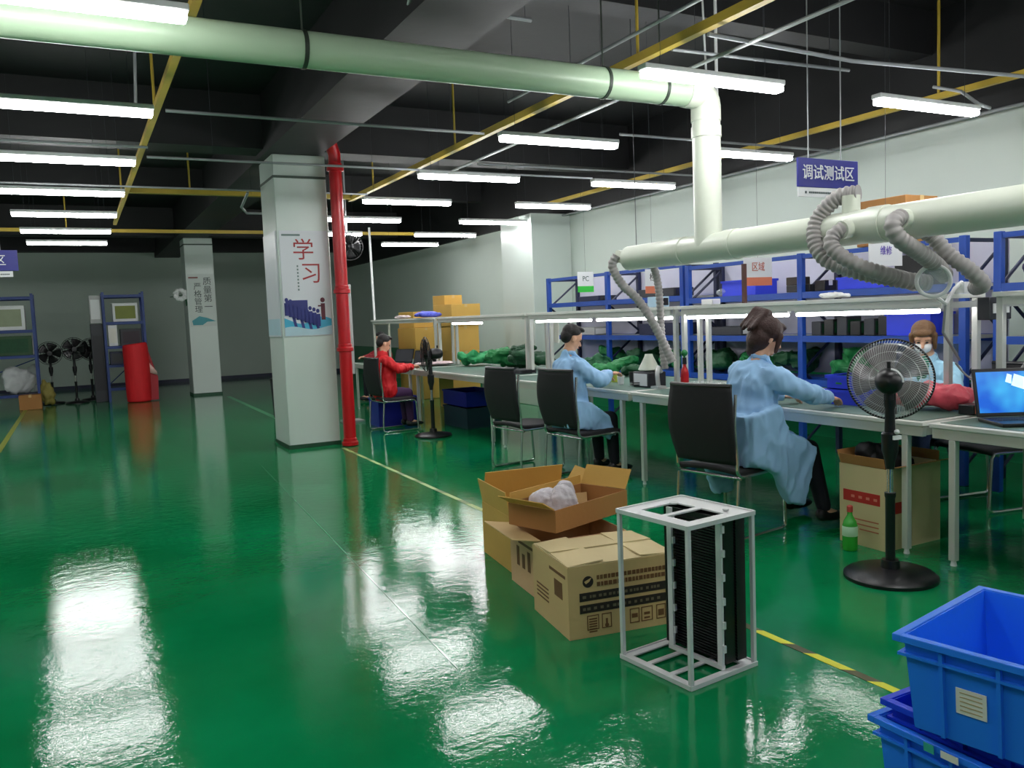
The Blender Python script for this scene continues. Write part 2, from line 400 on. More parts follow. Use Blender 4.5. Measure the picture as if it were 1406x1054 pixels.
# ------------------------------------------------------------------ ceiling services
def make_light():
    t = thing('tube_light', '', 'ceiling light', (0, 0, 3.0))
    obj('housing', MB().b2((-.6, -.045, .022), (.6, .045, .06)), WHITE, t, bevel=.008)
    obj('diffuser', MB().b2((-.59, -.042, -.022), (.59, .042, .021)), LAMP, t, bevel=.014)
    for s in (-.45, .45): obj('hanger', MB().tube((s, 0, .06), (s, 0, 1.2), .002, n=5), DARKI, t)
    return t
L0 = make_light(); first = True
ords = ['nearest', 'second', 'third', 'fourth', 'fifth', 'sixth', 'seventh']
ys = [4.4, 6.4, 8.3, 10.2, 12.1, 14.05, 15.85]
for rx, rn in ((0.0, 'left'), (3.9, 'middle'), (6.07, 'right')):
    for k, y in enumerate(ys):
        if rn == 'middle' and k > 5: continue
        lab = 'glowing white tube light, %s from camera in the %s ceiling row' % (ords[k], rn)
        if first: L0.location = (rx, y, 3.0); L0['label'] = lab; L0['group'] = 'hanging tube lights'; first = False
        else: dup(L0, (rx, y, 3.0), 0, lab, 'hanging tube lights')
for rx, rn in ((0.0, 'left'), (3.9, 'middle'), (6.07, 'right')):
    for k, y in enumerate((2.5, .5, -1.5)):
        dup(L0, (rx, y, 3.0), 0, 'glowing white tube light overhead out of view in the %s row, %s behind' % (rn, ords[k]), 'hanging tube lights')
for k, y in enumerate((2.5, 5.5, 8.5, 11.5, 14.5, 18.0, 21.5)):  # extra row outside the view, added to light the room from the left
    dup(L0, (-4.2, y, 3.0), 0, 'added unseen white tube light far out to the left, %s from camera' % ords[k], 'hanging tube lights')

def pipe(name, pts, r, m, label, cat, n=10, hangers=()):
    t = thing(name, label, cat, pts[0])
    obj('run', MB().path(pts, r, n), m, t, world=True)
    if not hangers and cat == 'conduit' and abs(pts[0][2]-pts[-1][2]) < .15: hangers = [V(pts[0]).lerp(V(pts[-1]), q) for q in (.12, .88)]; m_h = DARKI
    for h in hangers: obj('hanger', MB().tube(h, (h[0], h[1], ZC), .002, n=5), DARKI, t, world=True)
    return t
def trunk(name, a, b, w_, h_, label, hangers):
    t = thing(name, label, 'trunking', a); mb = MB()
    if abs(b[0]-a[0]) < abs(b[1]-a[1]): mb.b2((a[0]-w_/2, a[1], a[2]-h_/2), (a[0]+w_/2, b[1], a[2]+h_/2))
    else: mb.b2((a[0], a[1]-w_/2, a[2]-h_/2), (b[0], a[1]+w_/2, a[2]+h_/2))
    obj('channel', mb, YPIPE, t, world=True)
    for hh in hangers: obj('hanger', MB().tube((hh[0], hh[1], a[2]+h_/2), (hh[0], hh[1], ZC), .012, n=6), YPIPE, t, world=True)
trunk('yellow_trunking', (.72, -3, 3.3), (.72, 15.5, 3.3), .05, .05, 'yellow trunking running above the left row of lights', [(.72, y) for y in (5, 7.6, 13)])
trunk('yellow_trunking', (3.72, -3, 3.3), (3.72, 12.1, 3.3), .06, .06, 'yellow trunking running above the middle row of lights', [(3.72, y) for y in (2, 5.0, 8.25, 11)])
trunk('yellow_trunking', (6.9, -3, 3.28), (6.9, 12, 3.28), .05, .05, 'yellow trunking running along the right-hand wall', [(6.9, y) for y in (4.9, 8)])
trunk('yellow_trunking', (.75, 12.0, 3.32), (3.69, 12.0, 3.32), .1, .06, 'yellow trunking crossing from left row to middle row', [(1.5, 12), (3.1, 12)])
trunk('yellow_trunking', (-6, 16.6, 3.3), (6.8, 16.6, 3.3), .05, .06, 'farthest yellow trunking crossing the ceiling', [(0, 16.6), (5, 16.6)])
for nm, pts, r, lab in (
    ('conduit', [(3.45, -2, 3.34), (3.45, 6.5, 3.34)], .012, 'grey conduit just left of the middle yellow trunking'),
    ('conduit', [(4.0, -2, 3.2), (4.0, 9.6, 3.2)], .014, 'thin white conduit running lengthwise over middle lights'),
    ('conduit', [(.75, 7.1, 3.2), (3.5, 7.1, 3.2)], .013, 'white crosswise conduit in front of the near column top'),
    ('conduit', [(.75, 9.02, 3.2), (5.95, 9.02, 3.2)], .013, 'white crosswise conduit passing across the near column top'),
    ('conduit', [(3.65, 4.17, 3.21), (5.0, 4.22, 3.2), (7.3, 3.95, 3.2)], .014, 'long white conduit above nearest right-hand light'),
    ('conduit', [(3.75, 4.65, 3.27), (5.3, 4.5, 3.24)], .012, 'short white conduit behind the duct corner'),
    ('conduit', [(4.55, 6.42, 3.12), (7.3, 6.42, 3.12)], .012, 'thin conduit over second right-hand light'),
    ('conduit', [(-3, 10.9, 3.2), (3.6, 10.9, 3.2)], .012, 'thin conduit across the ceiling behind near column'),
    ('conduit', [(4.0, 8.3, 3.16), (7.3, 8.3, 3.16)], .012, 'thin conduit over third right-hand light'),
    ('conduit', [(-3, 8.25, 3.14), (.7, 8.25, 3.14)], .012, 'thin conduit over third left-hand light'),
    ('conduit', [(7.3, -2, 3.13), (7.3, 12, 3.13)], .016, 'conduit following the top of the right-hand wall'),
    ('conduit', [(2.11, 5.0, 3.75), (2.11, 5.3, 3.6), (2.2, 5.6, 3.6), (2.33, 5.74, 3.6), (2.66, 5.68, 3.6), (2.8, 5.4, 3.75)], .016, 'bent conduit loop high on ceiling above the big duct'),
    ('conduit', [(2.64, 5.34, 3.6), (3.05, 5.35, 3.6)], .014, 'short pale conduit stub high above the big duct'),
    ('conduit', [(6.62, 4.75, 3.3), (6.62, 4.5, 3.2), (6.7, 4.4, 3.08), (6.85, 4.4, 3.06)], .014, 'curved conduit dropping to the nearest right-hand light'),
    ('conduit', [(-.75, 11.4, 3.1), (-.75, 11.4, 4.19)], .008, 'thin vertical rod holding the left blue sign'),
    ('conduit', [(.55, 7.3, 3.18), (.6, 7.3, 4.19)], .012, 'short vertical conduit near left yellow trunking'),
    ('conduit', [(2.1, 11.2, 3.22), (2.1, 11.7, 3.1), (2.2, 11.9, 3.05), (2.45, 11.9, 3.05), (2.55, 11.7, 3.1)], .018, 'small curved conduit loop left of near column')):
    pipe(nm, pts, r, GALV, lab, 'conduit')
# big pale duct
t = thing('exhaust_duct', 'large pale green-white exhaust duct across ceiling and down over the benches', 'duct', (4.32, 4.98, 2))
R_ = .105
obj('ceiling_run', MB().tube((-6.5, 4.98, 3.1), (4.22, 4.98, 3.1), R_, n=28), mat('duct_green_white', (176, 200, 170), .35, var=.05, scale=2), t, world=True)
pts = [(4.12, 4.98, 3.1)]+[(4.22+.1*math.sin(a), 4.98, 3.0+.1*math.cos(a)) for a in (.3, .6, .9, 1.2, 1.5)]+[(4.32, 4.98, 2.9)]
obj('elbow', MB().path(pts, R_+.006, 28), PVC, t, world=True)
obj('drop_run', MB().tube((4.32, 4.98, 2.95), (4.32, 4.98, 1.97), R_, n=28), PVC, t, world=True)
obj('bench_run', MB().tube((4.32, -1.0, 1.96), (4.32, 6.0, 1.96), R_, n=28), PVC, t, world=True)
for y in (1.5, 3.45, 4.72, 5.3):
    obj('joint_sleeve', MB().tube((4.32, y-.06, 1.96), (4.32, y+.06, 1.96), R_+.007, n=28), PVC, t, world=True)
obj('joint_sleeve', MB().tube((4.32, 4.98, 2.86), (4.32, 4.98, 2.78), R_+.007, n=28), PVC, t, world=True)
for x in (1.3, -1.4, 3.9, 3.4):
    obj('hanger_strap', MB().tube((x-.012, 4.98, 3.1), (x+.012, 4.98, 3.1), R_+.006, n=28).tube((x, 4.98, 3.2), (x, 4.98, ZC), .006, n=6), mat('dark_strap', (50, 60, 50), .5), t, world=True)
for y in (5.9,): obj('hanger_rod', MB().tube((4.32, y, 2.06), (4.32, y, ZC), .003, n=6), DARKI, t, world=True)
def stub(y, z, dx, dz):
    obj('hose_port', MB().tube((4.32, y, z), (4.32+dx, y, z+dz), .055, n=18), PVC, t, world=True)
stub(3.66, 2.0, .0, .16); stub(3.2, 1.96, -.14, .0); stub(3.6, 1.96, -.16, -.02); stub(6.05, 1.98, -.09, .0); stub(5.9, 1.96, .13, .0); stub(3.3, 1.96, .16, -.05)

def spline(pts, n=10):
    pts = [V(p) for p in pts]; out = []
    P = [pts[0]]+pts+[pts[-1]]
    for i in range(1, len(P)-2):
        for k in range(n):
            u = k/n; a, b, c, d = P[i-1:i+3]
            out.append(.5*((2*b)+(c-a)*u+(2*a-5*b+4*c-d)*u*u+(3*b-a-3*c+d)*u**3))
    out.append(pts[-1]); return out
def hose(pts, r, label, n=14):
    S = spline(pts, 24); L = [0.0]
    for a, b in zip(S, S[1:]): L.append(L[-1]+(b-a).length)
    tot = L[-1]; step = .0085; m = int(tot/step); Q = []; rs = []; j = 0
    for i in range(m+1):
        s_ = tot*i/m
        while j < len(L)-2 and L[j+1] < s_: j += 1
        u = (s_-L[j])/max(1e-6, L[j+1]-L[j]); Q.append(S[j].lerp(S[j+1], u)); rs.append(r*(1.0 if i % 4 < 2 else .86))
    t = thing('flexible_hose', label, 'hose', pts[0])
    obj('ribbed_tube', MB().path(Q, rs, n), HOSE, t, world=True)
    return t
hose([(4.22, 6.05, 1.99), (4.19, 6.08, 1.9), (4.25, 6.03, 1.74), (4.35, 5.94, 1.6), (4.42, 5.83, 1.4), (4.5, 5.78, 1.2), (4.55, 5.74, 1.05)], .04, 'grey ribbed hose hanging from the duct end to second bench')
hose([(4.44, 5.9, 1.95), (4.52, 5.93, 1.88), (4.59, 5.97, 1.75), (4.6, 5.96, 1.6), (4.6, 5.95, 1.35), (4.6, 5.93, 1.15), (4.6, 5.91, .98)], .035, 'straight grey ribbed hose beside the red spray bottle')
hose([(4.34, 3.62, 2.17), (4.3, 3.74, 2.16), (4.25, 3.85, 2.05), (4.2, 3.84, 1.9), (4.2, 3.74, 1.77), (4.28, 3.55, 1.68), (4.4, 3.4, 1.63), (4.6, 3.34, 1.6)], .052, 'outer grey ribbed hose looping left off the duct top')
hose([(4.18, 3.6, 1.95), (4.12, 3.63, 1.9), (4.1, 3.6, 1.82), (4.16, 3.48, 1.72), (4.3, 3.4, 1.66), (4.5, 3.42, 1.63), (4.7, 3.5, 1.6)], .048, 'inner grey ribbed hose curling under the duct')
hose([(4.18, 3.2, 1.97), (4.1, 3.19, 1.93), (4.12, 3.17, 1.85), (4.28, 3.16, 1.77), (4.45, 3.18, 1.7), (4.62, 3.24, 1.64)], .05, 'grey ribbed hose hanging right of center below duct')
hose([(4.46, 3.3, 1.92), (4.55, 3.27, 1.87), (4.6, 3.2, 1.76), (4.66, 3.12, 1.67), (4.75, 3.09, 1.58), (4.85, 3.2, 1.56)], .048, 'rearmost grey ribbed hose bending toward magnifier')

# ------------------------------------------------------------------ hanging signs
def hang_sign(x0, x1, y, z0, z1, body, label, sub=True):
    cx = (x0+x1)/2; t = thing('hanging_sign', label, 'sign', (cx, y, z1))
    obj('board', MB().b2((x0, y-.008, z0), (x1, y+.008, z1)), SIGNB, t, world=True, bevel=.003)
    obj('lettering', text_mesh(body, (z1-z0)*.56, .002, FACE_S, (cx, y-.011, (z0+z1)/2-.004), sx=.93), WHITE, t, world=True)
    if sub:
        obj('lower_strip', MB().b2((x0+.005, y-.006, z0-.07), (x1-.06, y+.006, z0-.004)), WHITE, t, world=True)
        mb = MB(); n = 22
        mb.b2((x0+.07, y-.01, z0-.048), (x0+.085, y-.007, z0-.03))
        for k in range(n):
            a = x0+.11+(x1-x0-.2)*k/n; mb.b2((a, y-.01, z0-.046), (a+(x1-x0-.2)/n*.72, y-.007, z0-.032))
        obj('strip_lettering', mb, mat('sign_grey_ink', (70, 84, 84), .6), t, world=True)
    for x in (x0+.18*(x1-x0), x0+.72*(x1-x0)):
        obj('hanging_rod', MB().tube((x, y, z1), (x, y, ZC), .005, n=6), GALV, t, world=True)
    return t
hang_sign(4.75, 5.38, 4.5, 2.36, 2.57, '调试测试区', 'blue hanging sign with white lettering 调试测试区 before the right-hand wall')
hang_sign(-1.14, -.53, 11.4, 2.26, 2.5, '老化区', 'blue hanging sign at the far left with a white strip below')

# ------------------------------------------------------------------ desks
def desk(y0, y1, label, tube=None, su=None, xfront=4.27, xback=5.5, legs=None):
    t = thing('workbench', label, 'workbench', ((xfront+xback)/2, (y0+y1)/2, 0))
    ob = lambda n, mb, m, **k: obj(n, mb, m, t, world=True, **k)
    ob('tabletop', MB().b2((xfront-.015, y0, .775), (xback+.015, y1, .8)), TOP, bevel=.004)
    ob('table_mat', MB().b2((xfront+.03, y0+.04, .8), (xback-.03, y1-.04, .803)), MAT_G)
    mb = MB(); mb.b2((xfront, y0+.01, .715), (xfront+.035, y1-.01, .774)); mb.b2((xback-.035, y0+.01, .715), (xback, y1-.01, .774))
    mb.b2((xfront+.036, y0+.01, .72), (xback-.036, y0+.05, .774)); mb.b2((xfront+.036, y1-.05, .72), (xback-.036, y1-.01, .774))
    ob('apron', mb, ALU, bevel=.003)
    for x in (xfront+.02, xback-.02):
        for y in (y0+.13, y1-.13):
            l = ob('leg', MB().b2((x-.02, y-.02, .03), (x+.02, y+.02, .714)), ALU, bevel=.004)
            obj('foot', MB().tube((x, y, .001), (x, y, .03), .018, .012, n=12), WHITE, l, world=False).matrix_parent_inverse = Matrix.Identity(4)
            l.children[0].data.transform(Matrix.Translation(-V(t.location)))
    if su:
        s0, s1 = su
        for y in (s0+.03, s1-.03):
            for x in (4.87, 5.15): ob('upright', MB().b2((x-.02, y-.02, .804), (x+.02, y+.02, 1.5)), ALU, bevel=.003)
            ob('crossbar', MB().b2((4.892, y-.015, 1.44), (5.128, y+.015, 1.48)), ALU)
        ob('top_shelf', MB().b2((4.82, s0, 1.5), (5.2, s1, 1.53)), TOP, bevel=.003)
        ob('shelf_edge', MB().b2((4.835, s0+.06, 1.455), (4.85, s1-.06, 1.499)), ALU)
    if tube:
        for a, b in tube:
            h = ob('lamp_housing', MB().b2((4.86, a, 1.44), (4.9, b, 1.47)), WHITE)
            ob('lamp_tube', MB().tube((4.88, a+.01, 1.425), (4.88, b-.01, 1.425), .014, n=10), LAMP2)
    return t
dA = desk(.25, 3.08, 'nearest workbench at the right edge, under the laptop', [(1.6, 2.9)], (.3, 3.08))
dB = desk(3.12, 5.96, 'workbench where the ponytailed worker sits, behind the fan', [(3.45, 4.65), (4.72, 5.92)], (3.36, 5.99))
dC = desk(6.0, 8.62, 'second workbench back, where the short-haired worker leans', [(6.1, 7.4), (7.5, 8.7)], (6.05, 8.85))
dD = desk(8.66, 11.3, 'third workbench back, holding green bundles beside far fan', [(10.2, 11.2)], (8.9, 11.7))
dE = desk(11.35, 14.2, 'farthest workbench, next to the worker in red', None, (11.8, 14.8))
# ------------------------------------------------------------------ racks along the wall
def rack(x0, x1, y0, y1, h, levels, nf, label, m=BLUE, m2=NAVY, back=True, along='y'):
    t = thing('storage_rack', label, 'shelving rack', ((x0+x1)/2, (y0+y1)/2, 0))
    ob = lambda n, mb, mm, **k: obj(n, mb, mm, t, world=True, **k)
    fr = [y0+.03+(y1-y0-.06)*i/(nf-1) for i in range(nf)]
    for y in fr:
        ob('front_post', MB().b2((x0, y-.03, 0.001), (x0+.055, y+.03, h)), m, bevel=.004)
        ob('rear_post', MB().b2((x1-.05, y-.025, 0.001), (x1, y+.025, h)), m2, bevel=.004)
        zz = [h-.08, h-.45, .82*(h/2)+.1, .5, .12]; mb = MB(); a, b = x0+.03, x1-.03
        zz = [h-.06-i*(h-.2)/5 for i in range(6)]
        for i in range(5):
            mb.tube((a if i % 2 else b, y, zz[i]), (b if i % 2 else a, y, zz[i+1]), .014, n=6)
        mb.b2((x0+.056, y-.015, h-.05), (x1-.051, y+.015, h-.02))
        ob('side_brace', mb, m2)
    for i in range(nf-1):
        for z in levels:
            ob('shelf_beam', MB().b2((x0+.004, fr[i]+.031, z-.06), (x0+.04, fr[i+1]-.031, z)), m)
            ob('shelf_beam', MB().b2((x1-.04, fr[i]+.031, z-.06), (x1-.004, fr[i+1]-.031, z)), m)
            ob('shelf_board', MB().b2((x0+.041, fr[i]+.031, z-.03), (x1-.041, fr[i+1]-.031, z-.004)), m if z < 1 else GREYM)
        mb = MB().b2((x0+.01, fr[i]+.031, h-.05), (x0+.04, fr[i+1]-.031, h-.01)); ob('top_rail', mb, m)
        if back: ob('back_panel', MB().b2((x1+.001, fr[i]-.03, .8), (x1+.01, fr[i+1]+.03, h-.02)), LILAC)
    return t
rack(6.2, 6.75, 4.17, 7.56, 1.99, (.78, 1.2, 1.62), 3, 'blue shelving rack behind the ponytailed worker')
rack(6.2, 6.75, 7.6, 10.72, 2.03, (.78, 1.2, 1.66), 3, 'blue shelving rack nearest the wall pilaster')
rack(6.2, 6.75, 1.0, 3.95, 1.99, (.78, 1.2, 1.6), 3, 'blue shelving rack at the right edge of view')
# ------------------------------------------------------------------ soft bundles, boxes, bins
def bundle(loc, s, m, label, cat='bundle', group=None, seed=1, name='cloth_bundle', vox=.012):
    rnd = random.Random(seed); mb = MB()
    if m in (GREENC, GREEND) or 'green' in m.name:
        for k in range(8):
            mb.box((rnd.uniform(-.3, .3)*s[0], rnd.uniform(-.3, .3)*s[1], s[2]*(.25+.5*rnd.random())), (s[0]*rnd.uniform(.3, .6), s[1]*rnd.uniform(.3, .6), s[2]*rnd.uniform(.25, .5)), (rnd.uniform(-.35, .35), rnd.uniform(-.35, .35), rnd.uniform(0, 3)))
    for k in range(2 if 'green' in m.name else 7):
        mb.ell((rnd.uniform(-.32, .32)*s[0], rnd.uniform(-.32, .32)*s[1], s[2]*(.3+.28*rnd.random())), (s[0]*rnd.uniform(.22, .36), s[1]*rnd.uniform(.22, .36), s[2]*rnd.uniform(.25, .4)), n=12, m=8)
    me = voxel(mb, vox*max(1, max(s)/.4), 2)
    nn = [v.normal.copy() for v in me.vertices]
    for v, n in zip(me.vertices, nn):
        q = v.co; v.co = q+n*(.03*noise.noise(q*11)*min(1, s[2]*5)+.008*noise.noise(q*40))
    z = min(v.co.z for v in me.vertices)
    for v in me.vertices: v.co.z -= z-.001
    o = obj(name, me, m); o.location = loc; o.rotation_euler = (0, 0, rnd.uniform(0, 3)); tag(o, label, cat, group); return o
def bin_(loc, s, label, m=BINB, rotz=0, group=None, name='blue_bin', cat='bin', fill=None):
    w_, d_, h_ = s; t = thing(name, label, cat, loc, rotz, group); th = .006
    mb = MB(); mb.b2((-w_/2, -d_/2, 0), (w_/2, d_/2, th))
    mb.b2((-w_/2, -d_/2, th), (-w_/2+th, d_/2, h_)); mb.b2((w_/2-th, -d_/2, th), (w_/2, d_/2, h_))
    mb.b2((-w_/2+th, -d_/2, th), (w_/2-th, -d_/2+th, h_)); mb.b2((-w_/2+th, d_/2-th, th), (w_/2-th, d_/2, h_))
    obj('body', mb, m, t)
    mb = MB(); e = .012
    for a, b in (((-w_/2-e, -d_/2-e), (w_/2+e, -d_/2-.0005)), ((-w_/2-e, d_/2+.0005), (w_/2+e, d_/2+e)), ((-w_/2-e, -d_/2), (-w_/2-.0005, d_/2)), ((w_/2+.0005, -d_/2), (w_/2+e, d_/2))):
        mb.b2((a[0], a[1], h_-.02), (b[0], b[1], h_+.002))
    obj('rim', mb, m, t)
    if fill:
        mb = MB(); r = random.Random(4)
        for k in range(5): mb.box((r.uniform(-.2, .2)*w_, r.uniform(-.2, .2)*d_, h_*.5+.02*k), (w_*.6, d_*.6, .012), (r.uniform(-.1, .1), r.uniform(-.1, .1), r.uniform(-.3, .3)))
        obj('boards', mb, fill, t)
    return t
def small_box(loc, s, label, m, cat='box', rotz=0, name='box', group=None, lid=None, front=None):
    t = thing(name, label, cat, loc, rotz, group)
    obj('body', MB().b2((-s[0]/2, -s[1]/2, 0.001), (s[0]/2, s[1]/2, s[2])), m, t, bevel=.006)
    if lid: obj('tape', MB().b2((-.025, -s[1]/2-.001, s[2]-.05), (.025, s[1]/2+.001, s[2]+.002)), lid, t)
    if front: obj('front_panel', MB().b2((-s[0]*.4, -s[1]/2-.004, s[2]*.15), (s[0]*.4, -s[1]/2-.0005, s[2]*.85)), front, t)
    return t
rg = 'goods on the wall racks'
# rack level 1.62
small_box((6.35, 5.93, 1.622), (.2, .3, .07), 'flat black box on rack top level left of hose', BLKP, group=rg, front=DARKI, name='black_box')
small_box((6.38, 6.05, 1.693), (.14, .18, .08), 'dark brown camera-like box stacked on flat black box', mat('dark_brown_box', (60, 48, 40), .6), group=rg, front=INK, name='brown_box')
small_box((6.35, 5.68, 1.622), (.16, .12, .1), 'small black case with white top beside flat black box', BLKP, group=rg, lid=WHITE, name='black_case')
bin_((6.4, 6.75, 1.622), (.3, .5, .16), 'blue bin on rack top level left of orange sign', group=rg)
bundle((6.38, 7.02, 1.622), (.25, .25, .1), CLEAR, 'pale plastic bag slumped beside blue rack-top bin', 'bag', rg, 5, 'plastic_bag')
bin_((6.4, 5.2, 1.622), (.3, .5, .11), 'shallow blue bin on rack top level behind the hoses', group=rg)
small_box((6.4, 4.72, 1.622), (.25, .3, .26), 'black boxed unit on rack top under the round lettered sign', BLKP, group=rg, front=DARKI, name='black_box')
small_box((6.42, 8.2, 1.662), (.3, .7, .1), 'long black tray on rack top level by green sign', DARKI, group=rg, front=NAVY, name='black_tray')
small_box((6.42, 9.7, 1.662), (.3, .5, .07), 'low dark tray at left end of rack top level', NAVY, group=rg, front=DARKI, name='dark_tray')
bundle((6.4, 3.6, 1.602), (.3, .4, .2), mat('purple_black_cloth', (48, 40, 90), .6), 'dark purple bundle on rack top beyond magnifier', 'bundle', rg, 8)
small_box((6.36, 3.35, 1.602), (.2, .2, .12), 'lilac box on rack top near right edge', LILAC, group=rg, front=WHITE)
# level 1.2
for k in range(6):
    small_box((6.36, 5.72-.15*k, 1.202), (.2, .11, .13+.02*(k % 3)), 'black device on the middle rack level, %s from the left' % ords[k], BLKP if k % 2 else DARKI, group='black devices on the rack', front=GREEND, name='black_device', cat='device')
bin_((6.4, 4.72, 1.202), (.3, .42, .19), 'bright blue bin on middle rack level above pedestal fan', group=rg)
small_box((6.4, 7.0, 1.202), (.3, .55, .09), 'dark flat case on middle rack level behind upright post', DARKI, group=rg, front=WHITE, name='flat_case')
small_box((6.4, 8.15, 1.202), (.34, .7, .14), 'dark blue box on middle rack level behind lamp', NAVY, group=rg, front=DARKI, name='blue_box')
small_box((6.4, 9.8, 1.202), (.3, .5, .1), 'grey carton on middle rack level at left end', GREYM, group=rg, front=WHITE)
# level .78 green
for k, y in enumerate((5.4, 6.15, 6.75, 7.25)):
    bundle((6.45, y, .782), (.34, .5, .26), GREEND if k % 2 else GREENC, 'dark green bundle on lower rack level, %s from the right' % ords[k], 'bundle', 'green bundles on lower rack level', 20+k)
for k, y in enumerate((8.0, 8.7, 9.4)):
    bundle((6.45, y, .782), (.34, .5, .24), GREEND if k % 2 else GREENC, 'green bundle on left rack lower level, %s from the right' % ords[k], 'bundle', 'green bundles on left rack', 30+k)
# green chair backs / bundles along rear edge of bench C
for k, (x, y, s) in enumerate(((5.35, 7.75, (.3, .5, .16)), (5.38, 8.2, (.3, .36, .2)), (5.3, 7.35, (.25, .3, .12)))):
    bundle((x, y, .803), s, (GREENC, mat('mid_green', (16, 92, 54), .6, var=.3), GREEND)[k], ('bright green bundle on second workbench beside the leaning worker', 'mid green bundle directly in front of the leaning worker face', 'dark low bundle on second workbench near the cups')[k], 'bundle', 'green bundles on benches', 40+k)
for k, (x, y, s) in enumerate(((5.15, 9.5, (.5, .6, .2)), (5.25, 10.3, (.5, .6, .22)), (5.1, 11.0, (.45, .5, .16)))):
    bundle((x, y, .803), s, (GREEND, GREENC, mat('light_green', (40, 150, 90), .6, var=.3))[k], ('dark green bundle on third workbench, nearest to the leaning worker', 'large green bundle in the middle of third workbench', 'light green bundle at far end of third workbench')[k], 'bundle', 'green bundles on benches', 50+k)
bundle((5.2, 9.7, 1.0), (.3, .35, .1), GREEND, 'small dark green bundle stacked on the dark green bundle', 'bundle', 'green bundles on benches', 57)
# box on top of the rack
small_box((6.5, 5.02, 1.991), (.42, .5, .4), 'closed brown carton on rack top behind the duct', CARD3, lid=CARD, name='carton', cat='box')
# ------------------------------------------------------------------ small upright sign cards
def card(x0, x1, y, z0, z1, top, bot, body, label, tc, frac=.3, fx=None):
    t = thing('sign_card', label, 'sign', ((x0+x1)/2, y, z0)); zz = z0+(z1-z0)*frac
    obj('upper_panel', MB().b2((x0, y-.004, zz), (x1, y+.004, z1)), top, t, world=True)
    obj('lower_panel', MB().b2((x0, y-.004, z0), (x1, y+.004, zz-.0005)), bot, t, world=True)
    obj('lettering', text_mesh(body, (z1-zz)*.5, .001, FACE_S, ((x0+x1)/2, y-.006, (zz+z1)/2), sx=.9), tc, t, world=True)
    obj('hanging_cord', MB().tube(((x0+x1)/2, y, z1), ((x0+x1)/2, y, ZC), .0015, n=5), DARKI, t, world=True)
GR = mat('sign_green', (60, 200, 70), .5, var=.03)
card(5.95, 6.2, 9.45, 1.78, 2.05, WHITE, GR, 'PC', 'white and green hanging card above left end of rack', mat('dark_green_ink', (40, 80, 70), .5))
card(5.9, 6.1, 7.9, 1.7, 1.98, WHITE, ORANGE, '检', 'white and orange hanging card half hidden behind the duct-end hose', INK)
card(5.72, 6.08, 6.1, 1.7, 1.97, WHITE, ORANGE, '区域', 'white and orange hanging card left of the ponytailed worker', mat('orange_ink', (190, 90, 60), .5))
card(5.75, 6.15, 4.7, 1.79, 1.99, WHITE, WHITE, '维修', 'white hanging card with purple lettering behind the hoses', mat('purple_ink', (90, 66, 170), .5), frac=.2)
tag(obj('dark_post', MB().b2((5.0, 5.33, 1.532), (5.03, 5.36, 1.86)), mat('dark_brown_post', (80, 48, 40), .5)), 'dark brown post standing on bench shelf before the orange card', 'post')

# ------------------------------------------------------------------ chairs
def make_chair():
    t = thing('visitor_chair', '', 'chair')
    r = .011; W2 = .25
    for s in (-1, 1):
        y = s*W2
        obj('side_frame', MB().path(spline([(-.22, y, .95), (-.235, y, .75), (-.215, y, .55), (-.2, y, .43), (-.06, y, .415), (.2, y, .42), (.25, y, .40), (.262, y, .36), (.272, y, .2), (.28, y, .05), (.265, y, .018), (.2, y, .012), (-.1, y, .012), (-.2, y, .014), (-.228, y, .05), (-.222, y, .2), (-.205, y, .4)], 5), r, 8), CHROME, t)
    obj('cross_tube', MB().tube((.2, -W2, .405), (.2, W2, .405), r, n=8), CHROME, t)
    obj('cross_tube', MB().tube((-.18, -W2, .405), (-.18, W2, .405), r, n=8), CHROME, t)
    mb = MB()
    def seat(u, v):
        x = -.2+.47*u; y = (v-.5)*.5; z = .445+.012*math.cos((v-.5)*PI)-.02*max(0, (u-.8)/.2)**2-.012*math.sin(u*PI)
        return (x, y, z)
    mb.sheet(seat, 14, 10); obj('seat', mb, MESHB, t, solid=.035, bevel=0)
    mb = MB()
    def back(u, v):
        z = .5+.5*u; wd = .24+.03*math.sin(min(1, u*1.05)*PI*.9)
        x = -.215-.045*u-.03*math.sin(u*PI)-.035*(1-((v-.5)*2)**2)*(.5+.5*u)
        return (x, (v-.5)*2*wd, z)
    mb.sheet(back, 14, 12); obj('backrest', mb, MESHB, t, solid=.022)
    top = [V(back(1, v/10))+V((0, 0, .005)) for v in range(11)]
    obj('top_rail', MB().path(top, .015, 8), BLKP, t)
    return t
ch = make_chair(); ch.location = (3.84, 4.28, 0); ch.rotation_euler = (0, 0, .16); ch['label'] = 'black mesh chair under the ponytailed worker, nearest to the camera'
cg = 'black chrome-legged visitor chairs'; ch['group'] = cg
dup(ch, (4.02, 6.42, 0), .1, 'black mesh chair pushed under the second bench where short-haired worker sits', cg)
dup(ch, (3.86, 7.2, 0), .12, 'black mesh chair standing behind the short-haired worker', cg)
dup(ch, (3.8, 10.95, 0), .05, 'black chair at the far bench under the worker in red', cg)
dup(ch, (5.84, 3.72, 0), PI-.2, 'chair on far side of nearest bench, only its legs seen', cg)

